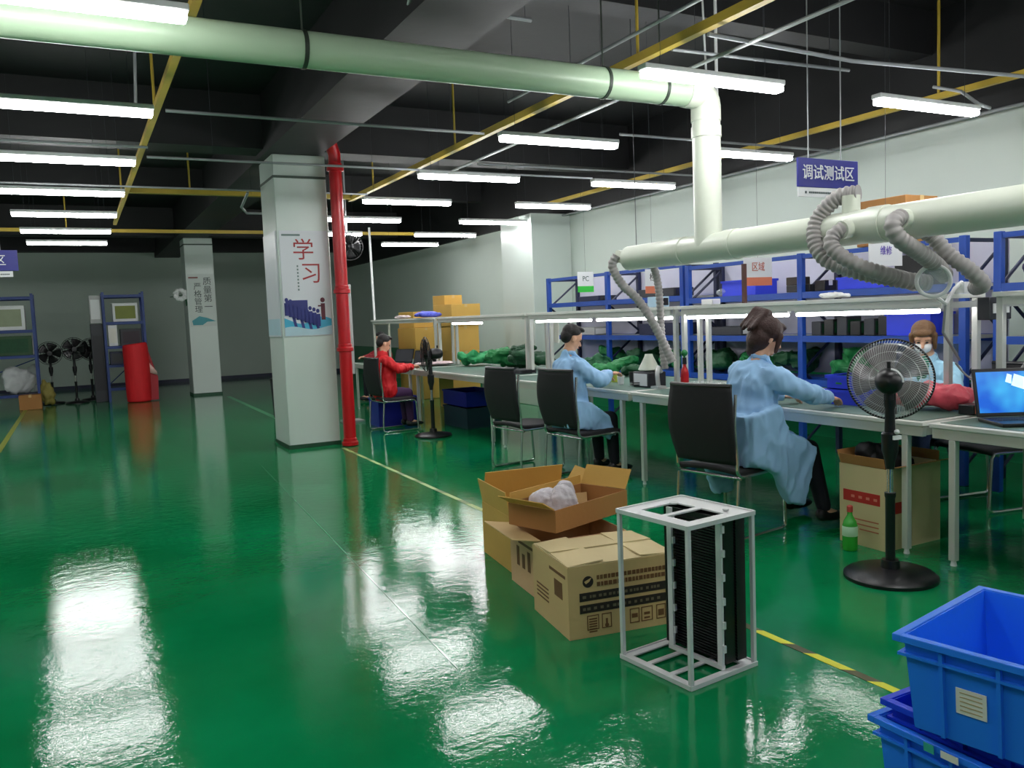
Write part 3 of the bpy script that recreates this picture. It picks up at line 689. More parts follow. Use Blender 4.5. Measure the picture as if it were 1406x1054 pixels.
# ------------------------------------------------------------------ people
def basis(f, up=(0, 0, 1)):
    f = V(f).normalized(); l = V(up).cross(f).normalized(); u = f.cross(l)
    return Matrix((f, l, u)).transposed()
def hand_mb(mb, wr, d, n, side, s=1.0, curl=.5):
    d = V(d).normalized(); n = V(n); n = (n-d*n.dot(d)).normalized(); l = n.cross(d)*side   # l: thumb side
    B = Matrix((d, l, n)).transposed()
    mb.ell(V(wr)+d*.045*s, (.052*s, .042*s, .017*s), B, 12, 8)
    for k, (off, ln) in enumerate(((.028, .068), (.009, .076), (-.010, .070), (-.028, .056))):
        b = V(wr)+d*.078*s+l*off*s; p1 = b+(d*math.cos(curl*.6)-n*math.sin(curl*.6))*ln*.5*s; p2 = p1+(d*math.cos(curl*1.5)-n*math.sin(curl*1.5))*ln*.55*s
        mb.cap(b, p1, .0095*s, .009*s, 8); mb.cap(p1, p2, .009*s, .0075*s, 8)
    b = V(wr)+d*.025*s+l*.03*s; p1 = b+(d*.6+l*.8).normalized()*.04*s; p2 = p1+(d*.9+l*.25-n*.3).normalized()*.032*s
    mb.cap(b, p1, .012*s, .0105*s, 8); mb.cap(p1, p2, .0105*s, .0085*s, 8)

def person(loc, rotz, label, J, coat, hair, hairstyle, skirt=None, trousers=TROU, mask=False, shirt=None, shoes=BLKP, vox=.007, sc=1.0, extra=None):
    t = thing('person', label, 'person', loc, rotz)
    hip = V(J['hip']); ch_ = V(J['chest']); nk = V(J['neck']); hd = V(J['head']); B = basis(J['look'], J.get('hup', (0, 0, 1)))
    f, l, u = B.col[0], B.col[1], B.col[2]
    mb = MB()
    T = basis(V((1, 0, 0)), (nk-hip).normalized()) if False else None
    tor = (nk-hip).normalized(); side = V(J.get('side', (0, 1, 0))).normalized(); fr = side.cross(tor); TB = Matrix((fr, side, tor)).transposed()
    mb.ell(hip+tor*.06, (.11, .155, .13), TB); mb.ell(hip.lerp(ch_, .55), (.1, .135, .17), TB); mb.ell(ch_, (.11, .165, .17), TB)
    mb.cap(ch_+tor*.1, nk+tor*.02, .07, .052); mb.cap(nk, hd-u*.02, .052, .05)
    # head
    hb = lambda a, b, c: hd+f*a+l*b+u*c
    mb.ell(hb(-.01, 0, .03), (.095, .074, .09), B, 20, 14); mb.ell(hb(.018, 0, -.035), (.068, .058, .072), B, 16, 12)
    mb.ell(hb(.052, 0, -.085), (.026, .026, .02), B); mb.cap(hb(.082, 0, .0), hb(.1, 0, -.028), .009, .013)
    mb.ell(hb(.082, 0, -.06), (.012, .024, .006), B)
    for s in (1, -1):
        mb.ell(hb(-.008, s*.076, -.012), (.018, .009, .03), B); mb.cap(hb(.076, s*.012, .022), hb(.07, s*.045, .02), .009, .008)
    for s, k in ((1, 'L'), (-1, 'R')):
        sh = ch_+side*s*.165+tor*.1; el = V(J['el'+k]); wr = V(J['wr'+k])
        mb.cap(sh, el, .047, .038); mb.cap(el, wr, .038, .024); hand_mb(mb, wr, J.get('hd'+k, wr-el), J.get('hn'+k, (0, 0, 1)), s if J.get('flip') else -s, curl=J.get('curl', .6))
        hp = hip+side*s*.09; kn = V(J['kn'+k]); ft = V(J['ft'+k])
        mb.cap(hp, kn, .078, .055); mb.cap(kn, ft, .054, .036); mb.cap(ft, ft+V((.12, s*.02, -.045)), .034, .028)
    obj('body', voxel(mb, vox, 2), SKIN, t)
    # eyes and brows
    mb = MB()
    for s in (1, -1): mb.ell(hb(.078, s*.03, .002), (.008, .012, .006), B, 10, 6)
    obj('eyes', mb, BLKP, t)
    mb = MB()
    for s in (1, -1): mb.cap(hb(.084, s*.018, .024), hb(.077, s*.046, .024), .003, .003, 6)
    obj('eyebrows', mb, hair, t)
    # lips
    obj('lips', MB().ell(hb(.089, 0, -.058), (.008, .022, .006), B, 10, 6), mat('lips', (180, 96, 90), .5), t)
    # trousers and shoes
    mb = MB(); mb.ell(hip+tor*.03, (.12, .168, .12), TB)
    for s, k in ((1, 'L'), (-1, 'R')):
        hp = hip+side*s*.09; kn = V(J['kn'+k]); ft = V(J['ft'+k]); mb.cap(hp, kn, .092, .068); mb.cap(kn, kn.lerp(ft, .92), .068, .05)
    obj('trousers', voxel(mb, .012, 3), trousers, t)
    for s, k in ((1, 'L'), (-1, 'R')):
        ft = V(J['ft'+k]); mb = MB(); mb.ell(ft+V((.06, s*.01, -.035)), (.13, .048, .035)); mb.ell(ft+V((-.02, 0, -.02)), (.05, .042, .05))
        me = voxel(mb, .008, 2)
        for v in me.vertices: v.co.z = max(v.co.z, .002)
        obj('shoe', me, shoes, t)
    # coat
    mb = MB(); mb.ell(hip+tor*.06, (.17, .225, .19), TB); mb.ell(hip.lerp(ch_, .35), (.16, .21, .2), TB); mb.ell(hip.lerp(ch_, .68), (.155, .205, .2), TB); mb.ell(ch_-tor*.0, (.15, .205, .19), TB); mb.ell(ch_+tor*.08, (.12, .19, .12), TB)
    mb.cap(ch_+tor*.08, nk-tor*.02, .11, .07); mb.cap(ch_+tor*.11-side*.13, ch_+tor*.11+side*.13, .068, .068)
    for s, k in ((1, 'L'), (-1, 'R')):
        sh = ch_+side*s*.165+tor*.1; el = V(J['el'+k]); wr = V(J['wr'+k])
        mb.cap(sh, el, .078, .068); mb.cap(el, el.lerp(wr, .9), .068, .05)
    if skirt:
        for a in skirt:
            if a[0] == 'flap':      # hanging cloth panel: outline in x-z, thickness across y
                _, y0_, y1_, poly = a
                n0 = len(poly); vs = [V((p_[0], y0_, p_[1])) for p_ in poly]+[V((p_[0], y1_, p_[1])) for p_ in poly]
                mb.add(vs, [tuple(range(n0)), tuple(reversed(range(n0, 2*n0)))]+[(i, n0+i, n0+(i+1) % n0, (i+1) % n0) for i in range(n0)])
            else: mb.ell(a[0], a[1], Euler(a[2]).to_matrix() if len(a) > 2 else None)
    me = voxel(mb, .011, 5); rnd = random.Random(int(loc[1]*100))
    ph = rnd.random()*6
    nn = [v.normal.copy() for v in me.vertices]
    for v, n in zip(me.vertices, nn):      # cloth folds running down and across
        q = v.co
        a = noise.noise(V((q.x*7+ph, q.y*7, q.z*4))); b = noise.noise(V((q.x*17, q.y*17+ph, q.z*8)))
        d = .020*a+.012*(1-2*abs(b))-.006
        v.co = q+n*d
    obj('coat', me, coat, t)
    mb = MB()
    if coat is not REDF:
        mb.path([nk+fr*(-.055)+tor*.0+side*.0, nk+side*.06-tor*.0, nk+side*.05+fr*.07-tor*.05, nk+fr*.1-tor*.13], [.02, .02, .018, .01], 8)
        mb.path([nk+fr*(-.055), nk-side*.06, nk-side*.05+fr*.07-tor*.05, nk+fr*.1-tor*.13], [.02, .02, .018, .01], 8)
        obj('collar', mb, coat, t)
    # hair
    mb = MB()
    if hairstyle == 'short':
        mb.ell(hb(-.025, 0, .055), (.092, .082, .078), B, 18, 12); mb.ell(hb(-.055, 0, .01), (.06, .074, .075), B); mb.ell(hb(.03, 0, .105), (.06, .06, .025), B)
    elif hairstyle == 'ponytail':
        mb.ell(hb(-.028, 0, .05), (.112, .104, .098), B, 18, 12); mb.ell(hb(-.06, 0, -.02), (.08, .098, .1), B); mb.ell(hb(.04, 0, .1), (.055, .066, .028), B)
        mb.ell(hb(-.07, 0, .14), (.045, .04, .04), B)
        for k in range(5): mb.cap(hb(-.09-.012*k, -.03+.015*k, .15), hb(-.15-.008*k, -.06+.03*k, .02-.02*(k % 2)), .026, .014)
        for s in (1, -1): mb.cap(hb(.04, s*.09, .03), hb(.05, s*.086, -.08), .022, .012)
        mb.cap(hb(-.06, 0, -.05), hb(-.055, .02, -.11), .075, .05)
    else:
        mb.ell(hb(-.02, 0, .058), (.1, .09, .082), B, 18, 12); mb.ell(hb(-.05, 0, -.01), (.07, .085, .09), B); mb.ell(hb(.055, 0, .075), (.045, .07, .03), B)
        for s in (1, -1): mb.cap(hb(.02, s*.082, .04), hb(.03, s*.08, -.07), .022, .014)
    obj('hair', voxel(mb, .007, 2), hair, t)
    if hairstyle == 'ponytail': obj('hair_tie', MB().path([hb(-.07+.03*math.cos(a), .03*math.sin(a), .125+.0*a) for a in [i*.6 for i in range(10)]], .008, 6, closed=False), mat('hair_tie_red', (150, 60, 60), .6), t)
    if mask:
        mb = MB(); mb.ell(hb(.045, 0, -.05), (.062, .062, .05), B, 16, 12); obj('face_mask', voxel(mb, .007, 3), WHITE, t)
        mb = MB(); mb.ell(hb(.078, 0, .002), (.006, .05, .002), B, 8, 4)
    if shirt:
        mb = MB(); mb.ell(nk+fr*.075-tor*.1, (.075, .055, .13), TB); obj('shirt', voxel(mb, .01, 2), shirt, t)
    if extra: extra(t)
    return t
# ponytailed worker in the middle of the frame
person((3.98, 4.24, 0), -.1, 'worker with brown ponytail in light blue coat, seen from behind', dict(
    hip=(-.03, 0, .53), chest=(.04, -.01, .95), neck=(.10, -.02, 1.155), head=(.16, -.03, 1.285), look=(.93, -.25, -.42),
    elL=(.22, .3, .9), wrL=(.42, .14, .86), elR=(.2, -.35, .94), wrR=(.46, -.26, .87), hnL=(0, 0, 1), hnR=(0, 0, 1),
    hdL=(.9, -.3, -.1), hdR=(1, .25, -.1),
    knL=(.42, .13, .54), knR=(.40, -.14, .52), ftL=(.5, .15, .1), ftR=(.46, -.22, .1)), COAT, HAIR, 'ponytail',
    skirt=[((.1, 0, .57), (.28, .23, .1)), ((-.02, 0, .66), (.2, .235, .2)),
           ('flap', -.285, -.2, [(-.17, .8), (-.17, .5), (.04, .4), (.13, .2), (.25, .17), (.3, .36), (.36, .56), (.14, .68), (.05, .85)]),
           ('flap', .2, .27, [(-.17, .72), (-.18, .4), (-.1, .2), (.02, .22), (.06, .4), (.28, .56), (.05, .8)]),
           ('flap', -.24, .24, [(-.2, .8), (-.19, .47), (-.1, .47), (-.08, .8)])])
# short-haired worker
person((3.93, 6.5, 0), -.02, 'short-haired worker in light blue coat leaning over second bench', dict(
    hip=(.03, 0, .52), chest=(.04, 0, .93), neck=(.04, .0, 1.15), head=(.08, 0, 1.275), look=(.9, -.1, -.42),
    elL=(.22, .26, .9), wrL=(.42, .08, .9), elR=(.2, -.24, .9), wrR=(.43, -.08, .93), hdL=(1, -.2, 0), hdR=(1, .2, .1),
    knL=(.38, .12, .54), knR=(.38, -.14, .53), ftL=(.42, .13, .1), ftR=(.40, -.16, .1)), COAT, HAIRB, 'short',
    skirt=[((.1, 0, .56), (.26, .21, .09)), ('flap', -.25, -.18, [(-.14, .75), (-.14, .49), (.1, .47), (.3, .36), (.36, .4), (.32, .56), (.08, .72)]), ('flap', .16, .23, [(-.0, .75), (-.0, .49), (.1, .47), (.3, .40), (.36, .42), (.32, .56), (.08, .72)])])
# masked worker on the other side
person((5.97, 4.3, 0), PI+.15, 'masked worker in pale blue coat facing camera behind pedestal fan', dict(
    hip=(-.02, 0, .5), chest=(.02, 0, .84), neck=(.05, 0, 1.05), head=(.12, 0, 1.2), look=(.85, .38, -.42),
    elL=(.2, .27, .82), wrL=(.4, .12, .86), elR=(.2, -.27, .82), wrR=(.4, -.1, .86),
    knL=(.38, .12, .52), knR=(.38, -.12, .52), ftL=(.42, .13, .1), ftR=(.42, -.13, .1)), COAT2, HAIRC, 'bob', mask=True, shirt=mat('green_shirt', (20, 120, 90), .7), trousers=mat('navy_trousers', (30, 48, 84), .8))
cc_ = thing('stool', 'low round stool under the masked worker', 'stool', (5.99, 4.3, 0))
obj('seat', MB().lathe([(.0, .36), (.16, .36), (.17, .375), (.17, .385), (.16, .395), (.0, .397)], 24), BLKP, cc_)
for k in range(4):
    a = PI/4+k*PI/2; obj('leg', MB().tube((.1*math.cos(a), .1*math.sin(a), .36), (.17*math.cos(a), .17*math.sin(a), .001), .011, n=8), CHROME, cc_)
# worker in red, far
person((3.68, 11.02, 0), .0, 'distant black-haired worker in red shirt at the far bench', dict(
    hip=(.06, 0, .5), chest=(.06, 0, .84), neck=(.06, 0, 1.06), head=(.08, 0, 1.19), look=(.9, 0, -.4),
    elL=(.2, .25, .85), wrL=(.44, .1, .86), elR=(.2, -.22, .84), wrR=(.45, -.08, .86),
    knL=(.36, .1, .5), knR=(.36, -.1, .5), ftL=(.38, .1, .1), ftR=(.38, -.1, .1)), REDF, HAIRB, 'short', trousers=mat('purple_trousers', (70, 40, 84), .8), vox=.009)
person((5.2, 15.2, 0), PI, 'farthest worker in a dull red top behind the last bench', dict(
    hip=(-.02, 0, .5), chest=(.02, 0, .84), neck=(.04, 0, 1.04), head=(.08, 0, 1.17), look=(.9, 0, -.3),
    elL=(.2, .25, .82), wrL=(.4, .1, .84), elR=(.2, -.25, .82), wrR=(.4, -.1, .84),
    knL=(.36, .1, .5), knR=(.36, -.1, .5), ftL=(.38, .1, .1), ftR=(.38, -.1, .1)), mat('dull_red_fabric', (150, 40, 48), .75), HAIRB, 'short', vox=.01)
tk = thing('stool', 'low round stool under the farthest worker in dull red', 'stool', (5.22, 15.2, 0))
obj('seat', MB().lathe([(.0, .36), (.16, .36), (.17, .375), (.16, .39), (.0, .392)], 20), BLKP, tk)
for k in range(4):
    a = PI/4+k*PI/2; obj('leg', MB().tube((.1*math.cos(a), .1*math.sin(a), .36), (.17*math.cos(a), .17*math.sin(a), .001), .011, n=8), CHROME, tk)

# ------------------------------------------------------------------ pedestal fans
def fan(loc, rotz, label, rg_=.215, hz=1.08, tilt=0.0, near=True, base=.24, m=BLKP, wires=44):
    # fan blows toward local +X; motor sits on -X side
    t = thing('pedestal_fan', label, 'fan', loc, rotz)
    obj('base', MB().lathe([(0, .001), (base, .001), (base, .018), (base*.92, .034), (base*.4, .05), (.05, .058), (.045, .1), (0, .1)], 40), m, t)
    obj('lower_pole', MB().lathe([(.025, .09), (.025, .44), (.029, .45), (.029, .47), (0, .47)], 16), m, t)
    obj('chrome_pole', MB().tube((0, 0, .46), (0, 0, .66), .016, n=14), CHROME, t)
    c = obj('collar', MB().lathe([(0, .6), (.022, .6), (.026, .64), (.042, .70), (.044, .79), (.036, .8), (0, .8)], 20), m, t)
    if near:
        obj('white_button', MB().ell((-.03, -.035, .805), .014), WHITE, t); obj('control_label', MB().box((-.032, -.036, .775), (.05, .012, .022), (0, 0, -.75)), WHITE, t)
    obj('neck', MB().lathe([(0, .8), (.028, .8), (.024, .92), (.03, .95), (.03, hz-.07), (0, hz-.07)], 16), m, t)
    h = hz; mb = MB()
    R = Euler((0, PI/2, 0)).to_matrix()
    mb.lathe([(0, -.17), (.035, -.165), (.06, -.14), (.07, -.09), (.07, -.02), (.05, 0), (0, 0)], 24, (-.0, 0, h), R)
    obj('motor_housing', mb, m, t)
    if near: obj('motor_trim', MB().path([(-.12, .066*math.cos(a), h+.066*math.sin(a)) for a in [PI*.55+i*.18 for i in range(9)]], .008, 6), WHITE, t)
    obj('oscillation_knob', MB().tube((-.1, 0, h+.07), (-.1, 0, h+.105), .01, n=8).tube((-.06, 0, h-.02), (-.06, 0, h-.1), .022, n=10), m, t)
    cx = .055
    mb = MB(); wr_ = .0011 if near else .0022
    for sgn, n_ in ((-1, wires), (1, wires)):
        dep = .055
        for k in range(n_):
            a = 2*PI*k/n_; pts = []
            for i in range(6):
                q = i/5; rr = .055+(rg_-.055)*q; x = cx+sgn*dep*math.sqrt(max(0, 1-(q*.98)**2)); aa = a+.35*q
                pts.append((x, rr*math.cos(aa), h+rr*math.sin(aa)))
            mb.path(pts, wr_, 4, caps=False)
        for q in (.3, .6, .85):
            rr = .055+(rg_-.055)*q; x = cx+sgn*dep*math.sqrt(1-q*q)
            mb.path([(x, rr*math.cos(2*PI*i/36), h+rr*math.sin(2*PI*i/36)) for i in range(36)], wr_*1.3, 4, closed=True)
    obj('guard_wires', mb, STEEL if near else m, t)
    obj('guard_rim', MB().path([(cx, rg_*math.cos(2*PI*i/48), h+rg_*math.sin(2*PI*i/48)) for i in range(48)], .006, 8, closed=True), m, t)
    obj('guard_badge', MB().lathe([(0, 0), (.05, 0), (.05, .006), (0, .008)], 20, (cx+.055, 0, h), R), m, t)
    for k in range(5):
        a0 = 2*PI*k/5; mb = MB()
        def bl(u, v, a0=a0):
            rr = .04+(rg_-.065)*u; a = a0+(v-.5)*(1.15 if u > .1 else .8)*(1-.12*u)
            return (cx+(v-.5)*.045, rr*math.cos(a), h+rr*math.sin(a))
        mb.sheet(bl, 8, 6); obj('blade', mb, BLADE if near else m, t, solid=.002)
    obj('hub', MB().tube((cx-.02, 0, h), (cx+.03, 0, h), .035, n=16), m, t)
    return t
fan((3.84, 3.01, 0), .62, 'black pedestal fan nearest the camera, before ponytailed worker', wires=90)
fan((4.0, 9.95, 0), 2.9, 'black pedestal fan at the third bench by red pipe', rg_=.22, hz=1.06, near=False, wires=24)
for k, (x, y, z) in enumerate(((-.52, 20.7, 1.1), (-.06, 20.35, 1.17), (.26, 21.0, 1.14))):
    fan((x, y, 0), -PI/2+.2*k, 'distant black pedestal fan against back wall, %s from left' % ('first', 'middle', 'last')[k], rg_=.25, hz=z, near=False, wires=20)
# hanging wall fan
t = thing('ceiling_bracket_fan', 'black bracket fan hanging high just right of the red pipe', 'fan', (3.68, 12.1, 2.62))
R = Euler((PI/2, 0, 0)).to_matrix()
obj('bracket', MB().tube((0, .12, 0), (0, .12, ZC-2.62), .015, n=8), GALV, t); obj('motor', MB().lathe([(0, 0), (.07, 0), (.07, .12), (.03, .15), (0, .15)], 20, (0, .15, 0), R), BLKP, t)
mb = MB()
for k in range(28):
    a = 2*PI*k/28; mb.path([(.04*math.cos(a), -.06, .04*math.sin(a)), (.15*math.cos(a), -.045, .15*math.sin(a)), (.2*math.cos(a), 0, .2*math.sin(a)), (.12*math.cos(a), .06, .12*math.sin(a))], .003, 4)
mb.path([(.2*math.cos(2*PI*i/32), 0, .2*math.sin(2*PI*i/32)) for i in range(32)], .008, 6, closed=True); obj('guard', mb, BLKP, t)
for k in range(4):
    a0 = k*PI/2; obj('blade', MB().sheet(lambda u, v: ((.03+.14*u)*math.cos(a0+(v-.5)*1.2), (v-.5)*.05, (.03+.14*u)*math.sin(a0+(v-.5)*1.2)), 5, 5), BLKP, t, solid=.002)

# ------------------------------------------------------------------ cartons
def flap(t, edge_a, edge_b, out, length, m, name='flap', taper=.0):
    """quad flap hinged on edge a-b; out = unit direction in which it extends"""
    a = V(edge_a); b = V(edge_b); o = V(out).normalized()*length; e = (b-a).normalized()*taper
    mb = MB(); mb.add([a, b, b+o-e, a+o+e], [(0, 1, 2, 3)])
    return obj(name, mb, m, t, solid=.005, smooth=False)
def carton(loc, s, rotz, label, m, flaps, mi=None, group=None, bars=True):
    w_, d_, h_ = s; t = thing('carton', label, 'box', loc, rotz, group); th = .006; mi = mi or m
    mb = MB(); mb.b2((-w_/2, -d_/2, .001), (w_/2, d_/2, th))
    mb.b2((-w_/2, -d_/2, th), (-w_/2+th, d_/2, h_)); mb.b2((w_/2-th, -d_/2, th), (w_/2, d_/2, h_))
    mb.b2((-w_/2+th, -d_/2, th), (w_/2-th, -d_/2+th, h_)); mb.b2((-w_/2+th, d_/2-th, th), (w_/2-th, d_/2, h_))
    obj('body', mb, m, t, smooth=False)
    for side_, ang, ln in flaps:
        # ang: 0 = folded inwards flat, 90 = straight up, 180 = flat outwards
        a = math.radians(ang)
        if side_ == 'S': flap(t, (-w_/2+.008, -d_/2+.003, h_+.003), (w_/2-.008, -d_/2+.003, h_+.003), (0, math.cos(a), math.sin(a)), ln, mi)
        if side_ == 'N': flap(t, (-w_/2+.008, d_/2-.003, h_+.003), (w_/2-.008, d_/2-.003, h_+.003), (0, -math.cos(a), math.sin(a)), ln, mi)
        if side_ == 'W': flap(t, (-w_/2+.003, -d_/2+.008, h_+.003), (-w_/2+.003, d_/2-.008, h_+.003), (math.cos(a), 0, math.sin(a)), ln, mi)
        if side_ == 'E': flap(t, (w_/2-.003, -d_/2+.008, h_+.003), (w_/2-.003, d_/2-.008, h_+.003), (-math.cos(a), 0, math.sin(a)), ln, mi)
    return t
# nearest printed carton
W_, D_, H_ = .56, .46, .34
c1 = carton((2.225, 3.395, 0), (W_, D_, H_), -.15, 'nearest cardboard carton with two black printed stripes, behind metal frame', CARD,
            [('S', 1.5, .225), ('N', 3, .225), ('W', 4, .18), ('E', 3, .18)], CARD4)
ys_ = -D_/2-.0012
def fr_(mb, x, z, w_, h_, y=ys_): mb.b2((x-W_/2, y-.0008, H_-z-h_), (x-W_/2+w_, y+.0008, H_-z)); return mb
mb = MB(); fr_(mb, .055, .125, .46, .04); fr_(mb, .055, .182, .46, .04); obj('black_stripe', mb, INK, c1)
mb = MB(); rr = random.Random(2)
for row in (.136, .193):
    x = .07
    while x < .48:
        d = rr.uniform(.008, .018); fr_(mb, x, row+.003, d, .013, ys_-.001); x += d+rr.uniform(.004, .02)
obj('stripe_print', mb, mat('cream_ink', (108, 98, 76), .7), c1)
mb = MB().tube((.1-W_/2, ys_-.0008, H_-.075), (.1-W_/2, ys_+.001, H_-.075), .027, n=24); obj('round_logo', mb, INK, c1)
mb = MB(); mb.prism([(-.02, -.004), (.018, .012), (.006, -.006), (-.012, -.016)], 0, .001); mb.xf(Matrix.Translation((.1-W_/2, ys_-.0012, H_-.068)) @ Matrix(((1, 0, 0, 0), (0, 0, -1, 0), (0, 1, 0, 0), (0, 0, 0, 1)))); obj('logo_cut', mb, CARD, c1)
mb = MB()
for row in (.05, .082):
    x = .145
    while x < .5:
        d = rr.uniform(.01, .02); fr_(mb, x, row, d, .02); x += d+.005
obj('heading_print', mb, BROWNINK, c1)
mb = MB()
for x, w2 in ((.09, .06), (.165, .05), (.31, .05), (.37, .06), (.45, .05)):
    for a in (0, w2-.004): fr_(mb, x+a, .235, .004, .07)
    fr_(mb, x, .235, w2, .004); fr_(mb, x, .301, w2, .004)
for k in range(6): fr_(mb, .1, .25+.012*k, .04, .006)
fr_(mb, .185, .26, .01, .035); mb.tube((.19-W_/2, ys_-.001, H_-.292), (.19-W_/2, ys_+.001, H_-.292), .01, n=12)
fr_(mb, .32, .26, .03, .02); fr_(mb, .385, .262, .03, .012); fr_(mb, .385, .285, .03, .008); fr_(mb, .46, .26, .03, .03)
obj('handling_icons', mb, BROWNINK, c1)
mb = MB(); xs_ = -W_/2-.0012
mb.b2((xs_, -.16, .17), (xs_+.001, -.06, .25)); mb.b2((xs_, -.2, .28), (xs_+.001, .0, .295))
for k in range(4): mb.b2((xs_, .02, .1+.02*k), (xs_+.001, .18, .108+.02*k))
obj('side_print', mb, BROWNINK, c1)
# carton behind (middle) and far carton with raised flaps
c2 = carton((2.33, 3.9, 0), (.5, .46, .33), -.12, 'middle pinkish cardboard carton of the row of three on floor', mat('cardboard_pink', (212, 172, 128), .8, var=.1, scale=4, bump=.15), [('W', 170, .16), ('N', 95, .12)], CARD)
mb = MB()
for k in range(4): mb.b2((-.2515, -.15+.08*k, .12), (-.2505, -.11+.08*k, .2+.03*(k % 2)))
mb.b2((-.2515, -.15, .25), (-.2505, .1, .265)); obj('side_print', mb, BROWNINK, c2)
c3 = carton((2.47, 4.48, 0), (.55, .52, .33), -.12, 'farthest yellow carton of the row with flaps standing open', CARD2, [('W', 100, .15), ('N', 72, .2), ('E', 125, .2), ('S', 165, .16)], CARD2)
mb = MB()
for k in range(3): mb.b2((-.2765, -.15+.1*k, .2), (-.2755, -.09+.1*k, .23))
obj('side_print', mb, BROWNINK, c3)
# open carton tray lying on top of the others, with plastic wrap
c4 = carton((2.37, 3.93, .37), (.62, .34, .12), .32, 'open brown carton tray lying across the floor cartons, plastic wrap inside', CARD3,
            [('W', 150, .1), ('E', 120, .12), ('N', 88, .05)], CARD2)
o = bundle((2.24, 3.90, .378), (.26, .22, .24), mat('bubble_wrap', (226, 222, 230), .25, alpha=.75, var=.1, bump=.6, bscale=50), 'crumpled white plastic wrap inside the brown carton tray', 'plastic wrap', None, 70, 'plastic_wrap', vox=.009)
# open beige carton under the bench at right
c5 = carton((4.46, 3.5, 0), (.5, .34, .5), 0, 'tall open beige carton with red label band under bench by fan', CARD4, [('S', 165, .1), ('W', 100, .06), ('N', 110, .08), ('E', 95, .06)], CARD3)
mb = MB(); mb.b2((-.2515, -.13, .27), (-.2505, .14, .34)); mb.b2((-.2, -.1715, .22), (-.1, -.1705, .29)); obj('red_band', mb, REDINK, c5)
mb = MB()
for k in range(4): mb.b2((-.2525, -.11+.055*k, .296), (-.2516, -.085+.055*k, .312))
obj('band_lettering', mb, mat('pale_red_ink', (222, 130, 110), .6), c5)
mb = MB()
for k in range(3): mb.b2((-.2515, -.12, .1+.03*k), (-.2505, .02+.03*k, .108+.03*k))
obj('small_print', mb, mat('faint_red_ink', (190, 110, 80), .7), c5)
bundle((4.46, 3.52, .36), (.34, .2, .3), mat('black_bag', (16, 16, 22), .5, var=.3), 'black bag stuffed into the tall open beige carton', 'bag', None, 81, 'black_bag')
# green bottle in front of it
t = thing('spray_bottle', 'green plastic bottle on floor before beige carton', 'bottle', (4.09, 3.49, 0))
obj('bottle_body', MB().lathe([(0, .001), (.04, .001), (.044, .01), (.044, .15), (.036, .18), (.016, .215), (.014, .235), (0, .235)], 24), BOTG, t)
obj('wrap_label', MB().lathe([(.0445, .09), (.0452, .091), (.0452, .149), (.0445, .15)], 24), mat('pale_green_label', (190, 230, 190), .5), t)
obj('cap', MB().lathe([(0, .236), (.018, .236), (.018, .27), (.012, .275), (0, .275)], 16), mat('red_cap', (190, 70, 60), .5), t)
# worker's footwear glint / chrome bin replaced by small steel pot
# ------------------------------------------------------------------ steel magazine frame in the foreground
t = thing('magazine_rack', 'white metal open frame with black slotted side plates, standing on floor', 'rack', (2.215, 2.74, 0), .11)
w2, d2, H2 = .185, .2, .66; b_ = .017
WM = mat('white_painted_metal', (222, 224, 224), .35, metal=.2, var=.05)
for sx in (-1, 1):
    for sy in (-1, 1):
        obj('corner_post', MB().b2((sx*w2-b_/2, sy*d2-b_/2, .014), (sx*w2+b_/2, sy*d2+b_/2, H2-.014)), WM, t, bevel=.001)
def plate(z):
    # plate with two slots
    mb = MB(); th = .006
    if z > .3:
        mb.b2((-w2-.01, -d2-.01, z), (w2+.01, -d2+.06, z+th)); mb.b2((-w2-.01, d2-.06, z), (w2+.01, d2+.01, z+th))
        mb.b2((-w2-.01, -d2+.06, z), (-w2+.07, d2-.06, z+th)); mb.b2((w2-.1, -d2+.06, z), (w2+.01, d2-.06, z+th))
        mb.b2((-w2+.07, -.015, z), (w2-.1, .015, z+th))
    else:
        mb.b2((-w2-.01, -d2-.01, z), (w2+.01, -d2+.03, z+th)); mb.b2((-w2-.01, d2-.03, z), (w2+.01, d2+.01, z+th))
        mb.b2((-w2-.01, -d2+.03, z), (-w2+.03, d2-.03, z+th)); mb.b2((w2-.05, -d2+.03, z), (w2+.01, d2-.03, z+th))
        mb.b2((-w2+.03, -.075, z), (w2-.05, -.05, z+th)); mb.b2((-w2+.03, .06, z), (w2-.05, .085, z+th))
    for a, b in (((-w2-.011, -d2-.012), (w2+.011, -d2-.006)), ((-w2-.011, d2+.006), (w2+.011, d2+.012)), ((-w2-.013, -d2-.005), (-w2-.006, d2+.005)), ((w2+.006, -d2-.005), (w2+.013, d2+.005))):
        mb.b2((a[0], a[1], z-.006), (b[0], b[1], z+.012))
    return mb
obj('top_plate', plate(H2-.01), WM, t); obj('bottom_plate', plate(.008), WM, t)
BLK2 = mat('black_slotted_plastic', (16, 16, 18), .3, var=.1)
def slotted(x, dirx, y0, y1):
    mb = MB(); mb.b2((x-.004, y0, .03), (x+.004, y1, H2-.02))
    n = 46
    for k in range(n):
        z = .04+(H2-.08)*k/n; mb.b2((x+dirx*.0045, y0, z), (x+dirx*.014, y1, z+.006))
    return mb
obj('slotted_plate', slotted(.065, -1, -.145, .15), BLK2, t)
obj('slotted_plate', slotted(w2-.02, -1, -.15, .16), BLK2, t)
mb = MB(); mb.b2((.052, -.168, .03), (.11, -.156, H2-.02)); mb.b2((.118, -.172, .03), (w2-.012, -.160, H2-.02))
for k in range(46): mb.b2((.112, -.176, .04+(H2-.08)*k/46), (.117, -.158, .046+(H2-.08)*k/46))
obj('end_plate', mb, BLK2, t)
obj('end_plate', MB().b2((.05, .165, .03), (w2-.012, .175, H2-.02)), BLK2, t)
